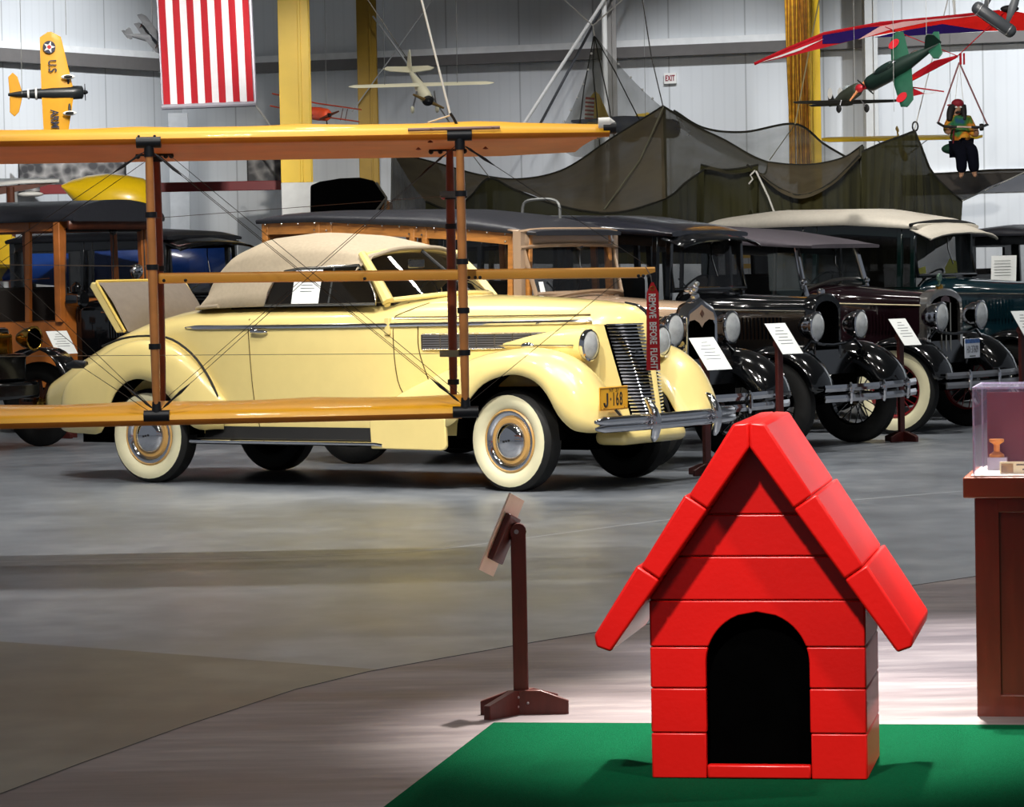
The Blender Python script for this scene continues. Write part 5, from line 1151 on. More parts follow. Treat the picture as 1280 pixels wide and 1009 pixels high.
# lit upper cloth between the back ridge and the front scallops
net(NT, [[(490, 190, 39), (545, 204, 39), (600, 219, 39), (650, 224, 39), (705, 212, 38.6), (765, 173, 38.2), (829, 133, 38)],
         [(515, 232, 38), (560, 240, 38), (600, 232, 38), (650, 238, 37.6), (720, 236, 37.2), (780, 215, 37.2), (829, 160, 37.6)],
         [(532, 252, 37), (565, 263, 37), (588, 246, 36.6), (645, 238, 36.4), (705, 259, 36.2), (770, 266, 36.2), (832, 248, 36.4)]], net_top, 50, 14, .03, 5)
net(NT, [[(829, 133, 38), (870, 158, 38), (905, 175, 38), (940, 195, 38), (960, 203, 38)],
         [(829, 180, 37.4), (870, 190, 37.2), (905, 197, 37.2), (940, 208, 37.3), (957, 217, 37.1)],
         [(832, 248, 36.4), (858, 228, 36.4), (880, 212, 36.4), (915, 218, 36.4), (944, 213, 36.4)]], net_mid, 40, 12, .03, 5)
net(NT, [[(960, 203, 38), (990, 206, 38), (1022, 205, 38), (1055, 197, 37.8), (1078, 182, 37.4)],
         [(955, 218, 37.2), (985, 228, 37.2), (1016, 228, 37.2), (1050, 213, 37.2), (1077, 190, 37.2)],
         [(944, 214, 36.4), (975, 240, 36.4), (1005, 248, 36.4), (1042, 230, 36.6), (1076, 196, 37)]], net_top, 36, 12, .025, 6)
# dark hanging skirts
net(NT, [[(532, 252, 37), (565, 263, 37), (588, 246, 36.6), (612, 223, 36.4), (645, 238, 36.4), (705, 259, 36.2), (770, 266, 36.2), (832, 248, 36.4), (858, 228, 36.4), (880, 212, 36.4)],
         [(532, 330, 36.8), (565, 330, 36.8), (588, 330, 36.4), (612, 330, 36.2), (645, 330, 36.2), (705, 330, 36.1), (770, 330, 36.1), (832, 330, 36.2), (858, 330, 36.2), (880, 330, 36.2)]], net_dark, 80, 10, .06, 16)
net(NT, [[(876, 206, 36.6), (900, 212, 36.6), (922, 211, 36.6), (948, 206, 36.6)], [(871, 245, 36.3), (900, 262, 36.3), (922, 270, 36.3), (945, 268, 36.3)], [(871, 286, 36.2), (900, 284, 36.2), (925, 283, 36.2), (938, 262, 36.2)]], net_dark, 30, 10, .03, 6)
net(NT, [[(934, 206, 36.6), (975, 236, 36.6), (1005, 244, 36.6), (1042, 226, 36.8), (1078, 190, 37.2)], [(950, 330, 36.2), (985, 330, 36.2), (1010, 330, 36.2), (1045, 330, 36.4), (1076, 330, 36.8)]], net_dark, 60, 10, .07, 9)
# pyramid at the right with its own peak
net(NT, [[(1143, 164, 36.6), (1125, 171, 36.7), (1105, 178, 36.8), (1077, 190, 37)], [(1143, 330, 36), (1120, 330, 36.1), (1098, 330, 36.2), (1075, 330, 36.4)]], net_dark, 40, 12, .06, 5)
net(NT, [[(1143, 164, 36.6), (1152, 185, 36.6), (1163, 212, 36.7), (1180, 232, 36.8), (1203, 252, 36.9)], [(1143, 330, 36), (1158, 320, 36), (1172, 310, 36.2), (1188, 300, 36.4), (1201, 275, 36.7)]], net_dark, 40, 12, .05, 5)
net(NT, [[(1160, 218, 37.4), (1200, 216, 37.6), (1240, 213, 37.8), (1290, 212, 38)], [(1172, 232, 37), (1205, 238, 37.1), (1240, 228, 37.4), (1290, 213, 38)], [(1203, 251, 36.9), (1215, 246, 37), (1240, 232, 37.3), (1290, 213.5, 38)]], net_mat('brown_net', '#514b44', .9, .97), 24, 8, .02, 3)
# sheer cloth at the left
net(NT, [[(489, 190, 39.6), (505, 196, 39.5), (525, 202, 39.4), (548, 208, 39.3)], [(488, 290, 38.6), (515, 290, 38.5), (560, 292, 38.4), (600, 292, 38.2)]], net_mid, 60, 12, .09, 5)
net(NT, [[(842, 138, 39.6), (880, 160, 39.6), (930, 165, 39.6), (994, 155, 39.4), (1030, 180, 39.4), (1062, 199, 39)], [(850, 160, 39), (890, 185, 39), (940, 205, 38.6), (1000, 212, 38.6), (1035, 210, 38.6), (1062, 203, 38.6)]], net_sheer, 50, 10, .03, 5)
def cord(par, pts, r=.008, m=cord_w, name='guy_rope'):
    b = MB(); b.tube([at(*p) for p in pts], r, 5); return b.build(name, m, par)
cord(NT, [(829, 134, 37.9), (814, 70, 37.9), (800, -20, 38), (785, -110, 38)], .007, wire_m)
cord(NT, [(829, 134, 37.7), (800, 200, 37.2), (755, 262, 36.2)], .009, mat('olive_cord', '#77745c', .8))
cord(NT, [(994, 155, 39.3), (1012, 60, 39.2), (1030, -30, 39.2), (1045, -110, 39.2)], .009, mat('tan_cord', '#b9a878', .8))
cord(NT, [(994, 155, 39.3), (962, 200, 38.4)], .006, mat('olive_cord', '#77745c', .8))
cord(NT, [(1143, 163, 36.6), (1165, 75, 36.6), (1190, -20, 36.6), (1212, -110, 36.6)], .006)
cord(NT, [(945, 214, 36.3), (960, 245, 36.2), (977, 290, 36.1), (985, 330, 36.1)], .012)
cord(NT, [(944, 213, 36.3), (938, 219, 36.3), (941, 224, 36.3), (936, 230, 36.3)], .01, cord_w, 'loose_cord')
cord(NT, [(1203, 251, 36.8), (1245, 232, 37.2), (1290, 211, 37.8), (1400, 160, 38.2)], .008)
cord(NT, [(612, 222, 36.3), (580, 180, 36.6), (500, 60, 37), (460, 0, 37.2), (390, -110, 37.4)], .005, mat('pale_cable', '#6b675f'))
b = MB(); c = at(1144, 158, 36.6); b.tube([c+V3((.03*cos(a), 0, .05*sin(a))) for a in [2*pi*i/12 for i in range(12)]], .009, 6, closed=True); b.build('cord_ring', black_soft, NT)
for x, D in ((945, 36.6), (829, 38.1), (1077, 37.1), (612, 36.6)):
    zt = at(x, {945: 214, 829: 134, 1077: 183, 612: 224}[x], D); b = MB(); b.tube([(zt.x, D, 0), (zt.x, D, zt.z)], .03, 8); b.build('tent_pole', mat('olive_pole', '#3b3a2c', .7), NT)
SN = thing('sheer_net', 'tall grey-green sheer net rising to a sharp peak beside the grey column', 'net', (0, 0, 0))
net(SN, [[(741, 46, 40), (742, 45.5, 40), (743, 45, 40), (744, 45.5, 40), (745, 46, 40)], [(734, 88, 39.8), (741, 86, 39.8), (750, 84, 39.8), (762, 80, 39.8), (773, 80, 39.8)], [(719, 128, 39.6), (735, 126, 39.6), (755, 122, 39.6), (782, 112, 39.6), (803, 112, 39.6)], [(692, 182, 39.3), (720, 196, 39.3), (755, 192, 39.3), (795, 165, 39.3), (829, 136, 39.2)]], net_sheer, 60, 22, .05, 7, rims=())
SNm = SN.children[0]
for pts in ([(743, 45, 39.9), (752, 88, 39.7), (760, 125, 39.5), (768, 172, 39.2)], [(743, 45, 39.9), (741, 88, 39.7), (745, 125, 39.5), (750, 185, 39.2)], [(744, 46, 39.9), (768, 88, 39.7), (785, 122, 39.5), (802, 155, 39.2)], [(742, 46, 39.9), (730, 110, 39.6), (724, 160, 39.4), (716, 190, 39.3)]):
    cord(SN, pts, .007, edge_m, 'seam')
def beads(pts, n):
    for p in crom([at(*q) for q in pts], n)[1:]:
        b = MB(); b.ell(p, .014, 8, 6); b.build('eyelet', white, SN)
beads([(743, 46, 39.8), (735, 87, 39.7), (722, 122, 39.5), (705, 152, 39.3), (693, 178, 39.2)], 9); beads([(744, 46, 39.8), (773, 80, 39.7), (803, 112, 39.5), (827, 133, 39.2)], 7)
cord(SN, [(743, 45, 40), (741, 32, 40), (700, -5, 40.2), (640, -60, 40.5), (590, -105, 40.7)], .008); cord(SN, [(741, 32, 40), (780, -2, 40), (850, -60, 40.2), (905, -110, 40.4)], .008)
# ------------------------------------------------------------------ flag
fl0, fl1, fb = at(202, 0, 37), at(317, 0, 37), at(260, 129, 37)
FL = thing('striped_flag', 'large hanging flag with vertical red and white stripes and silver hem', 'flag', V3((at(261, 129, 37).x, 37, at(261, 129, 37).z)))
fw_ = (at(320, 126, 37)-at(207, 130, 37)).x; fh = 8.6-FL.location.z
b = MB(); nx = 13*4; rows_ = []
for i in range(26):
    z = fh*i/25; rows_.append([V3(((j/nx-.5)*fw_+(-.05-.045*z/1.2)*0-.028*z, .012*sin(j*.5+z*2), z+(j/nx-.5)*.02)) for j in range(nx+1)])
b.loft(rows_)
for k in range(len(b.f)): b.mi[k] = ((k % nx)//4) % 2
b.build('flag_cloth', [mat('flag_red', '#b11020', .8, var=.05), mat('flag_white', '#e9e6ea', .8, var=.04)], FL, smooth=60)
b = MB(); b.tube([(-fw_/2-.02, 0, -.035), (fw_/2+.02, 0, -.015)], .03, 8); b.build('hem_pole', mat('silver_hem', '#a9a7b2', .4, .3), FL)
b = MB(); b.tube([(-fw_/2-.01-.0, 0, 0), (-fw_/2-.01-.028*fh, 0, fh)], .012, 6); b.tube([(fw_/2+.015, 0, 0), (fw_/2+.015-.028*fh, 0, fh)], .02, 6); b.build('flag_border', mat('silver_hem', '#a9a7b2'), FL)
b = MB(); b.tube([(-fw_/2-.028*fh, 0, fh), (fw_/2-.028*fh, 0, fh)], .03, 8); b.tube([(-.3-.028*fh, 0, fh), (-.3-.028*fh, 0, 8.99-FL.location.z)], .006, 5); b.tube([(.3-.028*fh, 0, fh), (.3-.028*fh, 0, 8.99-FL.location.z)], .006, 5); b.build('top_pole', mat('silver_hem', '#a9a7b2'), FL)
# ------------------------------------------------------------------ rope bundle on the right yellow column
ta = at(988, 0, 41.6); tb = at(1014, 200, 41.6)
RB = thing('rope_bundle', 'thick bundle of yellow-orange ropes hanging beside the right yellow column', 'ropes', V3((at(1001, 205, 41.6).x, 41.6, at(1001, 205, 41.6).z-.25)))
m1 = mat('amber_rope', '#dda01e', .7, var=.3, scale=14); m2 = mat('dark_amber_rope', '#a86a10', .8, var=.3, scale=14)
b = MB()
for i in range(17):
    x0 = lerp(-.14, .13, i/16); y0 = random.uniform(-.06, .05); ht = 8.95-RB.location.z; sp = random.uniform(.55, .8)
    b.tube([V3((x0*lerp(1, sp, (k/14)**2)-.004*k+.012*sin(k*.9+i), y0, ht*k/14+random.uniform(0, .05)*(k == 0))) for k in range(15)], random.uniform(.010, .02), 6, mi=i % 2)
b.build('ropes', [m1, m2], RB, smooth=60)['kind'] = 'stuff'
# ------------------------------------------------------------------ model airplanes; local x = nose, y = left wing, z = up
def orient(nose, upv):
    n = V3(nose).normalized(); u = V3(upv); u = (u-n*u.dot(n)).normalized(); l = u.cross(n)
    return Matrix(((n.x, l.x, u.x, 0), (n.y, l.y, u.y, 0), (n.z, l.z, u.z, 0), (0, 0, 0, 1)))
def model_plane(name, label, px, D, nose, upv, L, span, fus, P, cat='model airplane'):
    """L body length, span wing span; origin at the wing root"""
    M = orient(nose, upv); M.translation = at(px[0], px[1], D)
    r = thing(name, label, cat, M=M, group=None)
    fm, wm = fus, P.get('wing', fus); fr = P.get('fr', .085)*L
    b = MB(); prof = P.get('prof', [(.36, .35), (.35, .75), (.30, .95), (.1, 1.05), (-.15, .95), (-.45, .42), (-.62, .12)])
    b.loft([[V3((x*L, fr*k*cos(a)*P.get('wide', .85), fr*k*sin(a)-P.get('low', 0)*L*(k))) for a in [2*pi*j/16 for j in range(16)]] for x, k in prof], ring=True, cap=True)
    fo = b.build('fuselage', fm, r, smooth=60)
    ch = P.get('chord', .22)*L; tp = P.get('taper', .55); sw = P.get('sweep', .0); dh = P.get('dih', .03)
    def wg(z, spn, nm='wing', rnd=True):
        b = MB(); secs = []
        for i in range(-12, 13):
            f = i/12; a = abs(f); c = ch*lerp(1, tp, a)*(1 if a < .9 else sqrt(max(1-((a-.9)/.102)**2, .03)) if rnd else 1); le = .07*L-sw*a*spn*.5
            y = f*spn/2; zz = z+dh*a*spn*.5; c0 = ch*lerp(1, tp, a)
            secs.append([V3((le-(ch-c0)*P.get('rec', .35)-(c0-c)*.5-c*u, y, zz+ch*lerp(1, tp, a)*h)) for u, h in ((0, 0), (.12, .05), (.4, .065), (1, 0), (.5, -.03), (.1, -.035))])
        b.loft(secs, ring=True, cap=True); return b.build(nm, wm, r, smooth=50)
    wz = P.get('wz', -.03)*L; w1 = wg(wz, span)
    if P.get('bi'):
        wg(wz+P['bi']*L, span)
        for y in (-.32, .32):
            b = MB()
            for x in (.03, -.1): b.tube([(x*L, y*span, wz), (x*L+.02*L, y*span, wz+P['bi']*L)], .006*L, 6)
            b.build('interplane_strut', P.get('strut', wood_dk), r)
    tx = P.get('tail', -.52)*L; ts = P.get('tspan', .3)*span; tm = P.get('tailm', wm)
    b = MB(); b.prism([(tx+.07*L, 0, -.004*L), (tx+.01*L, ts/2*.8, -.004*L), (tx-.05*L, ts/2, -.004*L), (tx-.11*L, ts/2*.8, -.004*L), (tx-.10*L, 0, -.004*L), (tx-.11*L, -ts/2*.8, -.004*L), (tx-.05*L, -ts/2, -.004*L), (tx+.01*L, -ts/2*.8, -.004*L)], (0, 0, .014*L)); b.build('tailplane', tm, r, bevel=.004)
    fh_ = P.get('fin', .17)*L
    b = MB(); b.prism([(tx+.10*L, -.006*L, .02*L), (tx-.02*L, -.006*L, fh_*.9), (tx-.06*L, -.006*L, fh_), (tx-.11*L, -.006*L, fh_*.75), (tx-.12*L, -.006*L, .0)], (0, .012*L, 0)); fin = b.build('fin', P.get('finm', tm), r, bevel=.004)
    nx = prof[0][0]*L
    if P.get('prop', True):
        b = MB(); b.ell((nx+.01*L, 0, 0), (.05*L*P.get('spin', 1), .03*L*P.get('spin', 1), .03*L*P.get('spin', 1)), 12, 8); pr = b.build('spinner', P.get('spinm', gun), r)
        pa = P.get('pa', .5); b = MB(); d = V3((0, cos(pa), sin(pa))); pl_ = P.get('pl', .16)*L
        b.loft([[V3((nx+.02*L, 0, 0))+d*(f*pl_)+V3((.006*L*cos(a), 0, 0))+V3((0, -d.z, d.y))*(.022*L*(1-.5*abs(f))*sin(a)) for a in [2*pi*j/8 for j in range(8)]] for f in (-1, -.6, -.1, .1, .6, 1)], ring=True, cap=True)
        b.build('propeller', P.get('propm', wood_dk), r)
    if P.get('gear', True):
        gl = P.get('gl', .16)*L; gy = P.get('gy', .12)*span; gx = P.get('gx', .08)*L
        for s in (-1, 1):
            b = MB(); b.tube([(gx, s*gy*.7, wz), (gx+.02*L, s*gy, wz-gl)], .010*L, 6); g = b.build('landing_leg', P.get('gearm', gun), r)
            b = MB(); wr = P.get('wr', 1); b.lathe([(.001, -.012*L*wr), (.03*L*wr, -.014*L*wr), (.042*L*wr, 0), (.03*L*wr, .014*L*wr), (.001, .012*L*wr)], c=(gx+.02*L, s*gy, wz-gl), axis=(0, 1, 0), n=16); b.build('wheel', P.get('tyre', rubber), g)
    if P.get('canopy'):
        x0, z0, lx = P['canopy']; b = MB(); b.ell((x0*L, 0, z0*L), (lx*L, .045*L, .05*L), 14, 8); b.build('canopy', P.get('canm', mat('model_canopy', '#aeb9bb', .08, spec=.8)), r)
    Mi = M.inverted()
    b = MB()
    for s in P.get('wires', ((.0, .25), (.0, -.25))):
        a = V3((s[0]*L, s[1]*span, wz+P.get('bi', 0)*L)); wpt = M @ a; topw = V3((wpt.x+.02, wpt.y, 8.99)); b.tube([a, Mi @ topw], .0028, 4)
    b.build('hanging_wires', mat('fine_wire', '#8b8b88', .5), r)['kind'] = 'stuff'
    return r, fo, w1, fin
def star(b, c, r1, ax, ay, off, mi=0, n=5, k=.4, rot=pi/2):
    b.poly([V3(c)+V3(ax)*(r1*(1 if i % 2 == 0 else k)*cos(rot+pi*i/n))+V3(ay)*(r1*(1 if i % 2 == 0 else k)*sin(rot+pi*i/n))+V3(off) for i in range(2*n)], mi)
def disc(b, c, r1, ax, ay, off, mi=0, n=24):
    b.poly([V3(c)+V3(ax)*(r1*cos(2*pi*i/n))+V3(ay)*(r1*sin(2*pi*i/n))+V3(off) for i in range(n)], mi)
trainer_y = mat('trainer_yellow', '#d99a12', .45, var=.06); navy = mat('navy_black', '#1d2123', .35, var=.1); navyink = mat('navy_ink', '#1c2036', .5); redp = mat('insignia_red', '#b01522', .5)
D = 30.0; s_ = D/F
Lt = 96*s_; spt = 152*s_
r, fo, w1, fin = model_plane('model_airplane', 'yellow-winged trainer model with dark body, seen from below, marked U.S. ARMY', (86, 116), D, (1, .12, .02), (.06, 1, .0), Lt, spt, navy, dict(wing=trainer_y, chord=.42, taper=.62, sweep=.0, rec=.95, wz=-.05, fr=.105, tspan=.36, tail=-.66, gear=False, propm=gun, pa=1.2, pl=.24, dih=.02, prof=[(.19, .6), (.17, .95), (.05, 1.0), (-.2, .95), (-.45, .68), (-.68, .4), (-.78, .2)], wires=((.0, -.47), (-.6, 0))))
zb_ = -.05*Lt-.018*Lt
for s, t in ((-1, 'U.S'), (1, 'ARMY')):
    yy = s*.235*spt
    text('lettering', t, .10, frame_m((-.20*Lt, s*(.22 if s < 0 else .235)*spt, zb_-.010), (0, 1, 0), (1, 0, 0)), navyink, r, .001, .8, .002)
    b = MB(); c = (-.225*Lt, s*.375*spt, zb_-.006); disc(b, c, .056, (1, 0, 0), (0, 1, 0), (0, 0, -.002), 0); star(b, c, .054, (1, 0, 0), (0, 1, 0), (0, 0, -.004), 1, rot=0); disc(b, c, .018, (1, 0, 0), (0, 1, 0), (0, 0, -.006), 2); b.build('insignia', [navyink, white, redp], r, smooth=0)
b = MB()
for x in (-.42, -.52): b.lathe([(.105*Lt*(.74 if x > -.5 else .62), -.008), (.105*Lt*(.76 if x > -.5 else .64), .008)], c=(x*Lt, 0, 0), axis=(1, 0, 0), n=18); 
b.build('white_bands', white, r)
for s, yy in ((-1, -.14), (1, .19)):
    b = MB(); b.ell((.0*Lt, yy*spt*.9, zb_-.03), (.09*Lt, .032*Lt, .03*Lt)); wp_ = b.build('wheel_fairing', white, r); b = MB(); b.ell((.0*Lt, yy*spt*.9, zb_-.055), (.055*Lt, .02*Lt, .02*Lt)); b.build('wheel', rubber, wp_)
    b = MB(); b.tube([(.0*Lt, yy*spt*.45, zb_+.02), (.0*Lt, yy*spt*.9, zb_-.01)], .014, 6); b.build('landing_leg', black, r)
D = 38.6
model_plane('model_airplane', 'small grey biplane model tilted beside the striped flag', (190, 48), D, (.8, .55, -.1), (.38, -.395, .85), 62*D/F, 82*D/F, mat('grey_model', '#8d9095', .5, var=.15), dict(wing=mat('grey_model', '#43464a'), bi=.2, chord=.24, taper=.95, tspan=.3, fr=.08, gear=False, wires=((0, .1),)))
D = 42.4
model_plane('model_airplane', 'orange-red biplane model half hidden behind the yellow column with white base', (395, 142), D, (.5, -.8, -.1), (.24, -.1, 1), 90*D/F, 128*D/F, mat('orange_red_model', '#f2582f', .5, var=.1), dict(bi=.17, chord=.2, taper=.95, tspan=.34, fr=.09, wires=((0, .1),)))
D = 31
cream_m = mat('cream_model', '#f5efcf', .45, var=.04)
r, fo, w1, fin = model_plane('model_airplane', 'cream high-wing model flying towards the yellow wing, long straight wings', (526, 111), D, (.24, -.86, -.42), (.09, -.42, .90), 118*D/F, 186*D/F, cream_m, dict(wing=cream_m, chord=.105, taper=.8, wz=.055, fr=.075, tspan=.36, fin=.22, dih=.0, propm=mat('tan_prop', '#8e7440', .4), pa=-.45, pl=.19, gl=.2, gy=.085, gx=.2, gearm=satin, tyre=cream_m, prof=[(.33, .55), (.32, .85), (.2, 1.0), (.0, .95), (-.3, .5), (-.56, .2)]))
b = MB(); b.ell((.335*118*D/F, 0, 0), (.03, .055, .05)); b.build('engine', black_soft, r)
D = 31
zg_ = mat('fighter_green', '#1d4a38', .4, var=.12); 
Lz = 112*D/F; sz = 142*D/F
r, fo, w1, fin = model_plane('model_airplane', 'dark green fighter model with red discs on upright wings below the hang glider', (1117, 88), D, (-.78, .42, -.44), (-.607, -.538, .56), Lz, sz, mat('fighter_dark_green', '#11261f', .4, var=.12), dict(wing=zg_, chord=.27, taper=.6, sweep=.06, wz=-.06, fr=.10, tspan=.36, fin=.2, gear=False, spinm=redp, pa=1.4, pl=.16, propm=gun, canopy=(.05, .09, .16), canm=mat('dark_canopy', '#1c2a27', .1), finm=mat('fighter_dark_green', '#11261f'), wires=((.1, .45), (-.4, 0))))
for s in (-1, 1):
    b = MB(); disc(b, (-.035*Lz, s*.36*sz, -.06*Lz+.02*Lz), .07*Lz, (1, 0, 0), (0, 1, 0), (0, 0, .01)); b.build('red_disc', redp, r, smooth=0)
b = MB(); c = (-.28*Lz, 0, .085*Lz); b.lathe([(.05*Lz, -.003), (.055*Lz, 0), (.05*Lz, .003)], c=(-.30*Lz, -.055*Lz, .02*Lz), axis=(0, -1, .5), n=20); b.build('ring_marking', mat('faded_ring', '#7d5a4a', .5), r)
D = 33
r, fo, w1, fin = model_plane('model_airplane', 'dark olive fighter model with red nose and hanging black wheels left of the green fighter', (1060, 119), D, (.34, -.93, .2), (-.08, .18, 1), 88*D/F, 148*D/F, mat('olive_model', '#3a3f33', .5, var=.15), dict(wing=mat('dark_olive_wing', '#1d1f1c', .5, var=.15), chord=.26, taper=.55, wz=-.09, fr=.10, tspan=.42, fin=.24, dih=.01, spinm=mat('nose_red', '#b8202b', .4), spin=2.0, pa=.8, pl=.25, propm=mat('tan_prop2', '#c07a4a', .4), gl=.13, gy=.13, wr=1.5, gearm=satin, canopy=(-.02, .10, .1), wires=((.2, 0),)))
for y in (.11, -.11):
    b = MB(); disc(b, (-.40*88*D/F, y*.5, .09), .055, (1, 0, 0), (0, 0, 1), (0, 0, 0)); b.build('white_marking', white, r, smooth=0)
D = 39.6
yl = mat('cub_yellow', '#f5c92c', .4, var=.05)
r, fo, w1, fin = model_plane('model_airplane', 'yellow high-wing model with thin struts behind the seated dummy', (1128, 178), D, (-.04, -.97, -.22), (.0, .0, 1), 150*D/F, 200*D/F, yl, dict(wing=yl, chord=.22, taper=.95, wz=.03, fr=.03, tspan=.02, fin=.03, low=.08, gear=False, prop=False, dih=0, wires=((0, .3), (0, -.3))))
b = MB()
for s in (-1, 1): b.tube([(0, s*.05, -.16), (0, s*.30, .03)], .006, 5)
b.box(-.5, -.42, -.22, .22, -.14, -.13); b.tube([(0, .0, -.17), (-.45, 0, -.135)], .008, 5); b.build('struts', mat('grey_strut', '#76726a', .5), r)
D = 41.5
r, fo, w1, fin = model_plane('model_airplane', 'yellow and blue-grey airplane model with striped rudder seen through the tall sheer net', (800, 158), D, (1, -.15, -.10), (.1, -.25, 1), 140*D/F, 190*D/F, mat('blue_grey_model', '#4b5580', .5, var=.08), dict(wing=yl, chord=.2, taper=.8, fr=.09, tspan=.3, fin=.29, tail=-.36, finm=yl, gear=False, prop=False, wires=((0, .3),)))
Lb = 140*D/F; tx = -.36*Lb
b = MB()
for i in range(6): b.box(tx-.14*Lb, tx-.06*Lb, -.010*Lb, .010*Lb, (.03+.036*i)*Lb, (.048+.036*i)*Lb, 0); b.box(tx-.14*Lb, tx-.06*Lb, -.0095*Lb, .0095*Lb, (.012+.036*i)*Lb, (.03+.036*i)*Lb, 1)
b.build('striped_rudder', [redp, white], fin)
# grey float high at the right
D = 32; a, c = at(1219, 8, D), at(1266, 41, D)
r = thing('model_float', 'dark grey capsule-shaped model float with thin pale bands near the upper right', 'float', (a+c)/2); d = (c-a)/2; n_ = d.normalized(); R_ = .062
b = MB(); b.lathe([(.001, -1.12), (.5, -1.09), (.85, -1.02), (1, -.92), (1, .92), (.85, 1.02), (.5, 1.09), (.001, 1.12)], axis=n_, n=18)
c0 = V3((0, 0, 0)); b.v = [n_*(p.dot(n_)*d.length)+(p-n_*p.dot(n_))*R_ for p in b.v]; b.build('float_hull', mat('dark_grey_float', '#34373b', .4, var=.1), r, smooth=60)
b = MB()
for t in (-.78, .78): b.lathe([(R_*1.04, -.006), (R_*1.06, 0), (R_*1.04, .006)], c=d*t, axis=n_, n=18)
b.build('bands', satin, r)
b = MB(); sd = V3((0, -1, 0)); e = n_.cross(sd).normalized(); b.tube([d*-.8+e*(R_*.9)+sd*.03, d*.8+e*(R_*.9)+sd*.03], .005, 5); b.build('rail', satin, r)
for t, x2 in ((-.55, 40), (.62, 30)):
    b = MB(); p = d*t; q = p+V3((.16, .05, .42)); b.loft([[p+V3((w_*k, 0, 0)) for k in (-1, 1)] for w_ in (.012,)]+[[p.lerp(q, .5)+V3((.045*k, 0, 0)) for k in (-1, 1)], [q+V3((.02*k, 0, 0)) for k in (-1, 1)]]); b.build('float_strut', mat('grey_strut2', '#4c4f52', .5), r, solid=.012)
b = MB(); b.tube([d*-.3, d*-.3+V3((.05, 0, 8.99-r.location.z))], .003, 4); b.build('hanging_wire', mat('fine_wire', '#8b8b88'), r)
# ------------------------------------------------------------------ hang glider and its dummy pilot
D = 36
gl_r = mat('glider_red', '#c31f2b', .7, var=.08, spec=.1); gl_w = mat('glider_white', '#e8dede', .5); gl_p = mat('glider_purple', '#241058', .7, var=.08, spec=.1); gl_b = mat('glider_bright_red', '#e4201a', .7, var=.06, spec=.1)
HG = thing('hang_glider', 'red, white and purple hang glider hanging at the upper right', 'hang glider', at(1197, 70, D)); O_ = HG.location.copy()
def gp(x, y, d=0): return at(x, y, D+d)-O_
def sail(pts, m, name='sail_panel', z=.0):
    b = MB(); b.poly(pts); return b.build(name, m, HG, smooth=0, solid=.006)
sail([gp(943, 80), gp(985, 60), gp(1030, 41), gp(1100, 29), gp(1190, 21), gp(1225, 20), gp(1150, 27), gp(1100, 36), gp(1060, 52), gp(985, 71)], gl_r)
sail([gp(952, 77.5, -.02), gp(985, 65.5, -.02), gp(1030, 48.5, -.02), gp(1000, 63, -.02), gp(975, 71.5, -.02)], gl_w)
sail([gp(1028, 44, -.01), gp(1085, 34, -.01), gp(1100, 33, -.01), gp(1075, 48, -.01), gp(1050, 54, -.01), gp(1028, 55, -.01)], gl_p)
sail([gp(1072, 50, -.02), gp(1100, 33, -.02), gp(1130, 27, -.02), gp(1225, 19, -.02), gp(1160, 27.5, -.02), gp(1110, 38, -.02)], mat('glider_pink', '#e2a7a7', .5))
sail([gp(1075, 48, -.01), gp(1120, 31, -.01), gp(1223, 19, -.01), gp(1258, 12, -.03), gp(1290, 18, -.03), gp(1290, 38, -.01), gp(1222, 39, -.01), gp(1180, 33, -.01), gp(1130, 38, -.01)], gl_b)
sail([gp(1092, 47, -.03), gp(1125, 39, -.03), gp(1178, 30, -.03), gp(1235, 39, -.03), gp(1180, 42, -.03), gp(1120, 46, -.03)], gl_p)
sail([gp(1197, 69, -.3), gp(1195, 73, -.3), gp(1150, 96, -.2), gp(1128, 108, -.1), gp(1126, 104, -.1), gp(1145, 90, -.2), gp(1168, 76, -.3)], gl_r)
sail([gp(1152, 86, -.22), gp(1166, 96-10, -.22), gp(1148, 97, -.2), gp(1136, 102, -.15), gp(1138, 95, -.15)], gl_b)
sail([gp(1138, 94, -.16), gp(1140, 101, -.16), gp(1129, 106, -.12), gp(1128, 100, -.12)], gl_p)
sail([gp(1139, 109, .1), gp(1156, 117, .1), gp(1124, 124, .1)], gl_r); sail([gp(1156, 117, .1), gp(1180, 114, .1), gp(1152, 119, .1)], gl_w)
for pts in ([(943, 80), (985, 60.5), (1030, 42), (1100, 29), (1190, 20.5), (1250, 14)],):
    b = MB(); b.tube([gp(*p) for p in pts], .018, 6); b.build('leading_edge_tube', gl_r, HG)
b = MB(); b.tube([gp(1139, 109, .1), gp(1180, 114.5, .1)], .008, 5); b.tube([gp(1197, 70, -.3), gp(1127, 107, -.1)], .014, 6); b.tube([gp(1197, 70, -.3), gp(1262, 9, 0)], .006, 5); b.tube([gp(1197, 70, -.3), gp(1100, 31, 0)], .005, 5); b.build('keel_tubes', gl_r, HG)
b = MB(); b.ell(gp(1262, 11, -.05), (.10, .05, .04)); b.build('apex_fitting', black_soft, HG)
b = MB(); b.box(-.02, .0, -.3-.02, -.3+.02, -.11, .01); b.box(.02, .035, -.32, -.28, -.11, .01); b.build('hang_bracket', gl_r, HG)
b = MB(); t = gp(1199, 78, -.3)
for x, y in ((1173, 153), (1234, 156)): b.tube([t, gp(x, y, -.3)], .010, 6)
b.build('control_frame', mat('dusty_red_tube', '#9a6a6c', .5), HG)
b = MB()
for x, y in ((1194, 126), (1206, 145)): b.tube([t, gp(x, y, -.35)], .004, 4)
b.build('hang_line', cord_w, HG)
b = MB(); b.tube([gp(1190, -10, 0), gp(1194, 22, 0)], .01, 6); b.tube([gp(1194, 20, 0), V3((-.1, 0, 8.99-O_.z))], .008, 5); b.build('hanging_wire', white, HG)
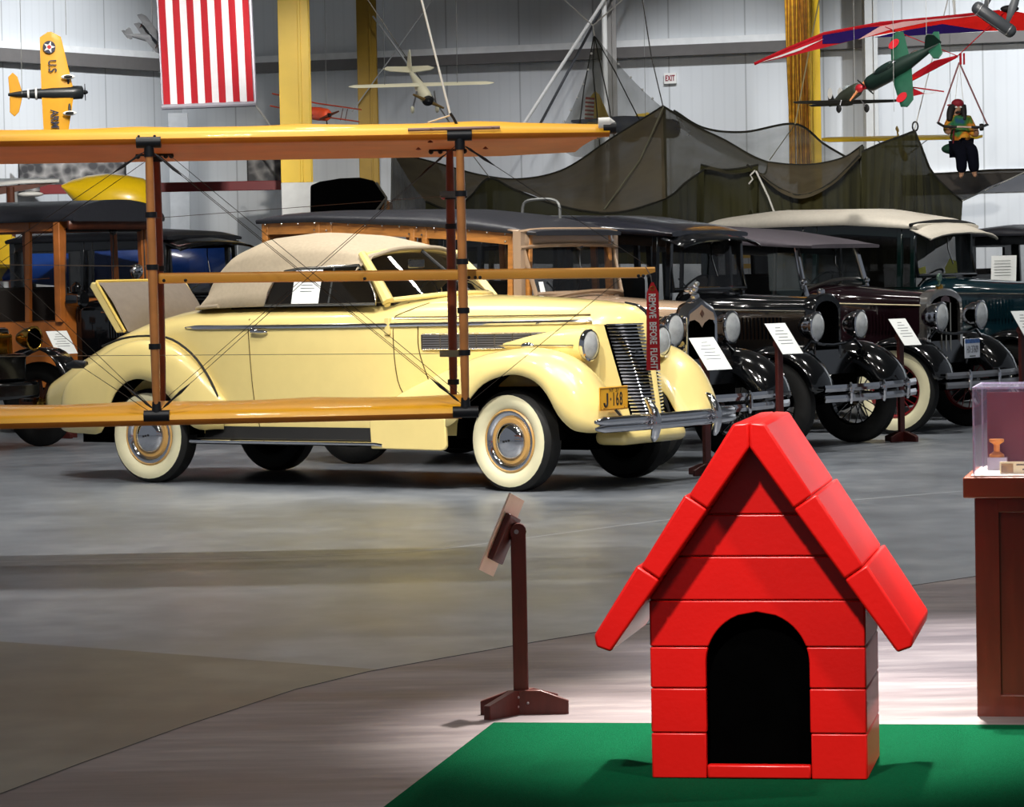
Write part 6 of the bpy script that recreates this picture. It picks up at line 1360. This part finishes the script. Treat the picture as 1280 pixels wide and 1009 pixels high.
cb = thing('control_bar', 'dark trapeze control bar with pale middle held by the seated dummy', 'bar', at(1203, 158, D-.36)); Oc = cb.location.copy()
def cp(x, y, d=-.64): return at(x, y, D+d)-Oc
b = MB(); b.tube([cp(1173, 154, -.3), cp(1180, 158), cp(1188, 158.5), cp(1196, 158.7)], .014, 8); b.build('grip', black_soft, cb); b = MB(); b.tube([cp(1214, 159), cp(1226, 159), cp(1234, 156, -.3)], .014, 8); b.lathe([(.001, -.02), (.035, -.02), (.04, 0), (.035, .02), (.001, .02)], c=cp(1227, 159), axis=(1, 0, 0), n=14); b.build('grip', black_soft, cb)
b = MB(); b.tube([cp(1190, 158.6), cp(1218, 159)], .010, 8); b.build('tube', mat('pale_pink_tube', '#dcb9ac', .4), cb)
b = MB(); b.tube([cp(1171, 153, -.3), cp(1175, 154.5, -.3)], .012, 6); b.tube([cp(1236, 156, -.3), cp(1232, 156, -.3)], .012, 6); b.build('end_fittings', satin, cb)
# the dummy: one skinned body, clothes and hair as children
def skin(name, verts, edges, radii, m, par, sub=2, root=0):
    me = bpy.data.meshes.new(name); me.from_pydata([tuple(v) for v in verts], edges, []); me.materials.append(m)
    o = bpy.data.objects.new(name, me); COL.objects.link(o); o.parent = par
    md = o.modifiers.new('skin', 'SKIN'); md.use_smooth_shade = True
    lay = me.skin_vertices[0] if me.skin_vertices else None
    if lay is None:
        bpy.context.view_layer.objects.active = o; lay = me.skin_vertices[0]
    for i, q in enumerate(radii):
        lay.data[i].radius = q if isinstance(q, tuple) else (q, q); lay.data[i].use_root = (i == root)
    sb = o.modifiers.new('sub', 'SUBSURF'); sb.levels = sub; sb.render_levels = sub
    return o
DM = thing('hanging_dummy', 'dummy with red bandana, long black hair and tie-dyed shirt hanging in a seat', 'dummy', at(1200, 180, D-.42)); Od = DM.location.copy()
def dp(x, y, d=0): return at(x, y, D-.42+d)-Od
skinm = mat('dummy_skin', '#b58768', .6, var=.08)
V_ = [dp(1198, 184), dp(1200, 172), dp(1201, 160), dp(1201, 151), dp(1199, 146), dp(1197.5, 141), dp(1197, 134), dp(1196.5, 129),
      dp(1190, 150), dp(1185, 160, -.04), dp(1185, 166, -.12), dp(1188, 160, -.16),
      dp(1209, 151), dp(1215, 163, -.04), dp(1221, 169, -.10), dp(1220, 161, -.16),
      dp(1197, 186, -.06), dp(1201, 186.5, -.22), dp(1202, 204, -.20), dp(1202, 218, -.20), dp(1200.5, 221.5, -.27),
      dp(1206, 185, -.06), dp(1214, 186, -.20), dp(1217, 204, -.18), dp(1218, 217, -.18), dp(1219, 220, -.26)]
E_ = [(0, 1), (1, 2), (2, 3), (3, 4), (4, 5), (5, 6), (6, 7), (3, 8), (8, 9), (9, 10), (10, 11), (3, 12), (12, 13), (13, 14), (14, 15), (0, 16), (16, 17), (17, 18), (18, 19), (19, 20), (0, 21), (21, 22), (22, 23), (23, 24), (24, 25)]
Rd = [.06, .075, .085, .07, .03, .055, .062, .045, .05, .04, .033, .022, .05, .04, .033, .022, .05, .045, .036, .028, .02, .05, .045, .036, .028, .02]
body = skin('body', V_, E_, Rd, skinm, DM)
tie = bpy.data.materials.new('tie_dye_cloth'); tie.use_nodes = True; N = tie.node_tree.nodes; L = tie.node_tree.links
tc = N.new('ShaderNodeTexCoord'); nz = N.new('ShaderNodeTexNoise'); nz.inputs['Scale'].default_value = 5.5; L.new(tc.outputs['Object'], nz.inputs['Vector']); cr = N.new('ShaderNodeValToRGB'); cr.color_ramp.interpolation = 'LINEAR'
el = cr.color_ramp.elements; el[0].position = .28; el[0].color = (*lin('#1c3f7a'), 1); el[1].position = .72; el[1].color = (*lin('#b01f2c'), 1)
for q, c in ((.38, '#1f6b43'), (.46, '#5d7a22'), (.52, '#d9781c'), (.6, '#e0a52a')): k = el.new(q); k.color = (*lin(c), 1)
L.new(nz.outputs['Fac'], cr.inputs[0]); L.new(cr.outputs[0], N['Principled BSDF'].inputs['Base Color']); N['Principled BSDF'].inputs['Roughness'].default_value = .85
si = [1, 2, 3, 8, 9, 10, 12, 13, 14]; mp_ = {q: i for i, q in enumerate(si)}
skin('shirt', [V_[0].lerp(V_[1], .35)]+[V_[q] for q in si], [(0, 1)]+[(mp_[a]+1, mp_[b_]+1) for a, b_ in E_ if a in mp_ and b_ in mp_], [.105, .105, .115, .095, .075, .062, .052, .075, .062, .052], tie, DM, 2, 2)
ti = [0, 16, 17, 18, 19, 21, 22, 23, 24]; mp_ = {q: i for i, q in enumerate(ti)}
skin('trousers', [V_[q] for q in ti], [(mp_[a], mp_[b_]) for a, b_ in E_ if a in mp_ and b_ in mp_], [.11, .09, .078, .062, .058, .09, .078, .062, .058], mat('dark_trousers', '#0d0f1a', .9, var=.2, spec=.1), DM)
hv = [dp(1197, 128, .01), dp(1190, 133, -.01), dp(1187.5, 142, -.06), dp(1186.5, 152, -.09), dp(1204, 133, -.01), dp(1205, 142, -.06), dp(1205.5, 151, -.10), dp(1197, 137, .05), dp(1197, 146, .06)]
skin('hair', hv, [(0, 1), (1, 2), (2, 3), (0, 4), (4, 5), (5, 6), (0, 7), (7, 8)], [.055, .045, .042, .028, .038, .034, .022, .06, .05], mat('black_hair', '#120e0d', .7), DM)
b = MB(); hc_ = dp(1197, 129.5); b.ell(hc_, (.068, .072, .05)); b.ell(hc_+V3((-.08, .02, -.015)), (.03, .02, .012)); b.build('bandana', mat('bandana_red', '#8c1626', .7, var=.2), DM, smooth=60)
hd = dp(1197, 135.5, -.06)
for sx in (-1, 1):
    b = MB(); b.ell(hd+V3((sx*.024+.008, -.012, .012)), (.014, .012, .010), 10, 8); b.build('eye', white, DM); b = MB(); b.ell(hd+V3((sx*.075, .055, -.005)), (.012, .018, .026), 10, 8); b.build('ear', skinm, DM)
b = MB(); b.ell(hd+V3((.012, -.022, -.012)), (.012, .02, .022), 10, 8); b.build('nose', skinm, DM)
b = MB(); b.ell(hd+V3((.01, -.01, -.042)), (.038, .018, .016), 10, 8); b.build('moustache', mat('dark_moustache', '#1b0f0c', .8), DM); b = MB(); b.ell(hd+V3((.012, -.014, -.06)), (.016, .012, .007), 10, 8); b.build('mouth', mat('mouth_red', '#7a2626', .6), DM)
for q in (11, 15):
    c = V_[q]
    for k in range(5):
        x = (k-2)*.013 if k < 4 else -.03; b = MB(); ln = (.03, .036, .034, .028, .026)[k]
        b.tube([c+V3((x, -.004, .004)), c+V3((x, -.03, .012+ln*.3)), c+V3((x, -.03-ln*.3, -.006)), c+V3((x, -.02, -.016))] if k < 4 else [c+V3((-.02, 0, 0)), c+V3((x, -.02, -.012)), c+V3((x+.008, -.034, -.016))], [.008, .0075, .007, .005] if k < 4 else [.009, .008, .006], 6)
        b.build('finger' if k < 4 else 'thumb', skinm, DM)
b = MB(); b.ell(dp(1192, 186, .02), (.13, .10, .06)); b.box(-.09, .05, -.05, .12, -.13, -.10); b.build('seat_sling', mat('green_sling', '#1d4630', .7), DM)
b = MB(); b.tube([dp(1191, 190, -.1), dp(1192, 165, -.15), dp(1194, 158, -.1)], .007, 5); b.build('harness_strap', mat('harness_red', '#7a1c28', .7), DM)
# ------------------------------------------------------------------ things standing behind the cars
bl = mat('bright_blue_paint', '#1c4fae', .3, coat=.7, var=.05)
BA = thing('blue_airplane', 'bright blue airplane body with yellow tail standing behind the wooden hack', 'airplane', V3((at(20, 330, 38.6).x, 38.6, 0))); Ob = BA.location.copy()
def bp_(x, y, d=0): return at(x, y, 38.6+d)-Ob
secs = []
for x, yt, yb in ((2, 345, 352), (18, 326, 352), (50, 302, 356), (110, 288, 362), (180, 284, 368), (240, 290, 366), (285, 305, 362), (297, 335, 350)):
    a, c = bp_(x, yt), bp_(x, yb); m_ = (a+c)/2; h = (a-c).length/2; secs.append([m_+V3((0, h*.8*cos(t), h*sin(t))) for t in [2*pi*j/18 for j in range(18)]])
b = MB(); b.loft(secs, ring=True, cap=True); b.build('fuselage', bl, BA, smooth=60)
b = MB(); b.prism([bp_(x, y, -.03) for x, y in ((-6, 292), (8, 287), (15, 294), (15, 332), (8, 350), (-8, 352))], (0, .05, 0)); b.build('rudder', yellow, BA, bevel=.01)
b = MB(); b.prism([bp_(x, y, -.02) for x, y in ((15.5, 295), (30, 303), (30, 312), (16, 326))], (0, .04, 0)); b.build('fin', yellow, BA, bevel=.01)
b = MB(); b.loft([[bp_(-20, 333, -.9), bp_(30, 334, -.9)], [bp_(-20, 331, .9), bp_(30, 332, .9)]]); b.build('tailplane', yellow, BA, solid=.04)
for x, D_ in ((40, .5), (230, -.4), (230, .6)):
    p = bp_(x, 352, D_); b = MB(); b.tube([p, (p.x, p.y, .15)], .05, 8); b.lathe(tyre_prof(.22, .12), c=(p.x, p.y, .22), axis=(0, 1, 0), n=20); b.build('undercarriage_leg', black_soft, BA)
YC = thing('yellow_cowling', 'glossy yellow rounded shell with pointed left end rising behind the hack roof', 'airplane shell', V3((at(140, 300, 41.3).x, 41.3, 0))); Oy = YC.location.copy()
secs = []
for x, yt, yb in ((78, 231, 235), (90, 225, 250), (110, 219.5, 268), (135, 217, 279), (160, 219, 283), (180, 223, 282), (192, 232, 276), (197, 248, 262)):
    a, c = at(x, yt, 41.3)-Oy, at(x, yb, 41.3)-Oy; m_ = (a+c)/2; h = (a-c).length/2; secs.append([m_+V3((0, max(h, .1)*1.0*cos(t), h*(sin(t)))) for t in [2*pi*j/20 for j in range(20)]])
b = MB(); b.loft(secs, ring=True, cap=True); b.build('shell', yellow, YC, smooth=60)
b = MB()
for x in (-.25, .2): b.tube([(x, 0, 0), (x, 0, 2.1)], .04, 8)
b.box(-.5, .4, -.3, .3, 0, .04); b.build('support_stand', black_soft, YC)
GW = thing('wing_panel', 'white-topped dark wing panel standing high behind the hack roof at far left', 'wing', V3((at(10, 236, 41).x, 41, 0))); Ow = GW.location.copy()
b = MB(); b.loft([[at(-40, 234, 41)-Ow, at(30, 228, 41)-Ow, at(74, 226.5, 41)-Ow], [at(-40, 226, 42)-Ow, at(30, 224, 42)-Ow, at(74, 224, 42)-Ow]]); b.build('wing_top', white, GW, solid=.03)
b = MB(); b.prism([at(x, y, 41.05)-Ow for x, y in ((-40, 235), (72, 228), (40, 236), (-40, 250))], (0, .05, 0)); b.tube([at(13, 234, 41)-Ow, V3(((at(13, 234, 41)-Ow).x, 0, 0))], .05, 8); b.build('dark_underside', wood_dk, GW)
b = MB(); b.ell(at(38, 243, 40.6)-Ow, (.16, .1, .035)); b.build('white_fairing', white, GW)
CT = thing('carriage', 'carriage with tall black folding top behind the roof of the station wagon', 'carriage', V3((at(435, 300, 38).x, 38, 0))); Oc2 = CT.location.copy()
def c2(x, y, d=0): return at(x, y, 38+d)-Oc2
b = MB(); prof_ = [(388, 232), (400, 227), (425, 223), (450, 222), (468, 226), (482, 246), (470, 275), (388, 290)]
b.loft([[c2(x, y+(2 if k else 0), d) for x, y in prof_] for d, k in ((-.55, 1), (-.5, 0), (.5, 0), (.55, 1))], ring=True, cap=True); b.build('folding_top', mat('black_leather', '#060606', .9, var=.2, spec=.1), CT, bevel=.02)
b = MB(); b.tube([c2(470, 228, -.56), c2(483, 247, -.56), c2(478, 290, -.56)], .015, 6); b.tube([c2(483, 247, -.56), c2(450, 290, -.56)], .015, 6); b.build('top_irons', mat('pale_iron', '#8a8578', .5), CT)
b = MB(); b.box(-.5, .75, -.5, .5, .7, 1.35); b.prism([c2(x, y, -.5) for x, y in ((474, 262), (482, 250), (487, 252), (487, 300), (474, 300))], (0, 1.0, 0)); b.build('wooden_body', wood, CT, bevel=.01)
for x in (-.55, .7):
    for y in (-.62, .62):
        b = MB(); b.lathe([(.42, -.02), (.46, -.02), (.46, .02), (.42, .02)], c=(x, y, .46), n=28, closed=True)
        for i in range(10): b.bar((x, y, .46), (x+.43*cos(i*.628), y, .46+.43*sin(i*.628)), .025, .025, upv=(0, 1, 0))
        b.build('wheel', wood_dk, CT)
# black closed car with visor between the hack and the convertible
BS = thing('black_coach', 'black closed car with small visor seen past the convertible rumble seat', 'car', (at(262, 300, 36.2).x+.75, 35.7, 0), HEAD)
PB = dict(paint=black, rad='arch', lamp=(.2, .38, 1.0, .11), xr=-3.2, roof=lambda x: interp([(-3.3, 1.98), (-2, 2.03), (-1, 1.97)], x)[0], eave=lambda x: 1.90, posts=[-1.03, -1.14, -2.0, -2.12, -3.15], roof_mat=blackroof, bw=.70, belt=1.24)
old_front(BS, PB); closed_body(BS, PB); visor(BS, -.99, 1.93, -.72, 1.84, .66, .66, black)
# brass-era car at the left edge
BR = thing('brass_era_car', 'black early car with brass lamp and wooden seat box at the left edge', 'car', (at(22, 540, 29.6).x-.25, 29.6, 0), HEAD)
for x in (0, -2.3):
    for s in (-1, 1): wheel(BR, (x, s*.68, .38), .38, .09, s, 'wood')
b = MB(); b.box(-2.5, .3, -.36, .36, .45, .60); b.box(-2.4, .2, -.3, .3, .6, .85); b.build('chassis', black, BR, bevel=.03)
b = MB(); b.box(-.75, .05, -.26, .26, .85, 1.08); b.build('hood', black, BR, bevel=.04)
b = MB(); b.box(-1.9, -.8, -.55, .55, .85, 1.08); b.box(-1.95, -1.75, -.55, .55, 1.08, 1.40); b.build('wooden_seat', wood_or, BR, bevel=.02)
b = MB(); b.box(-1.2, -.62, -.30, .28, 1.32, 1.48); b.build('seat_box', wood, BR, bevel=.01)
b = MB(); b.box(-.95, -.88, -.30, .30, 1.05, 1.33); b.build('dash_board', wood_dk, BR)
for s in (-1, 1):
    b = MB(); b.lathe([(.001, -.12), (.05, -.11), (.085, -.04), (.10, .03), (.10, .06)], c=(.22, s*.30, .98), axis=(1, 0, 0), n=22); lo = b.build('brass_headlight', brass, BR); b = MB(); b.lathe([(.001, .055), (.095, .05)], c=(.22, s*.30, .98), axis=(1, 0, 0), n=22); b.build('lens', dark, lo)
    b = MB(); b.tube([(.285, s*.30+.10*cos(k*.2), .98+.10*sin(k*.2)) for k in range(32)], [.010+.004*(k % 3 == 0) for k in range(32)], 6)
    b.build('brass_rim', brass, lo)
b = MB(); b.box(.0, .07, -.24, .24, .5, 1.02); b.tube([(.075, -.22, .55), (.075, -.22, 1.0), (.075, .22, 1.0), (.075, .22, .55)], .02, 8); b.build('radiator', brass, BR)
for s in (-1, 1):
    crv = crom([(.46, 0, .55), (.25, 0, .82), (0, 0, .88), (-.3, 0, .78), (-.6, 0, .5), (-.8, 0, .42)], 18); b = MB(); b.loft([[V3((p.x, s*y, p.z)) for p in crv] for y in (.54, .80)]); b.build('front_fender', black, BR, solid=.012)
b = MB()
for k in range(6): b.tube([(-.4+.06*k, -.34, 1.02), (-.4+.06*k, -.36, 1.16+.03*(k % 2)), (-.36+.06*k, -.34, 1.22)], .022, 8)
b.build('levers', chrome, BR)

YR = thing('rail_rack', 'low yellow rail rack seen under the roof edge of the maroon touring car', 'rack', V3((at(955, 320, 35.6).x, 35.6, 0))); Or = YR.location.copy()
zt_ = at(955, 309, 35.6).z
for y in (309, 320, 333):
    b = MB(); b.bar(at(918, y, 35.6)-Or, at(992, y-1.4, 35.6)-Or, .03, .05); b.build('rail', mat('rail_yellow', '#c9a02a', .5), YR)
for x in (925, 986):
    p = at(x, 309, 35.62); b = MB(); b.box(p.x-Or.x-.03, p.x-Or.x+.03, .02, .06, 0, p.z+.03); b.build('post', wood_dk, YR)
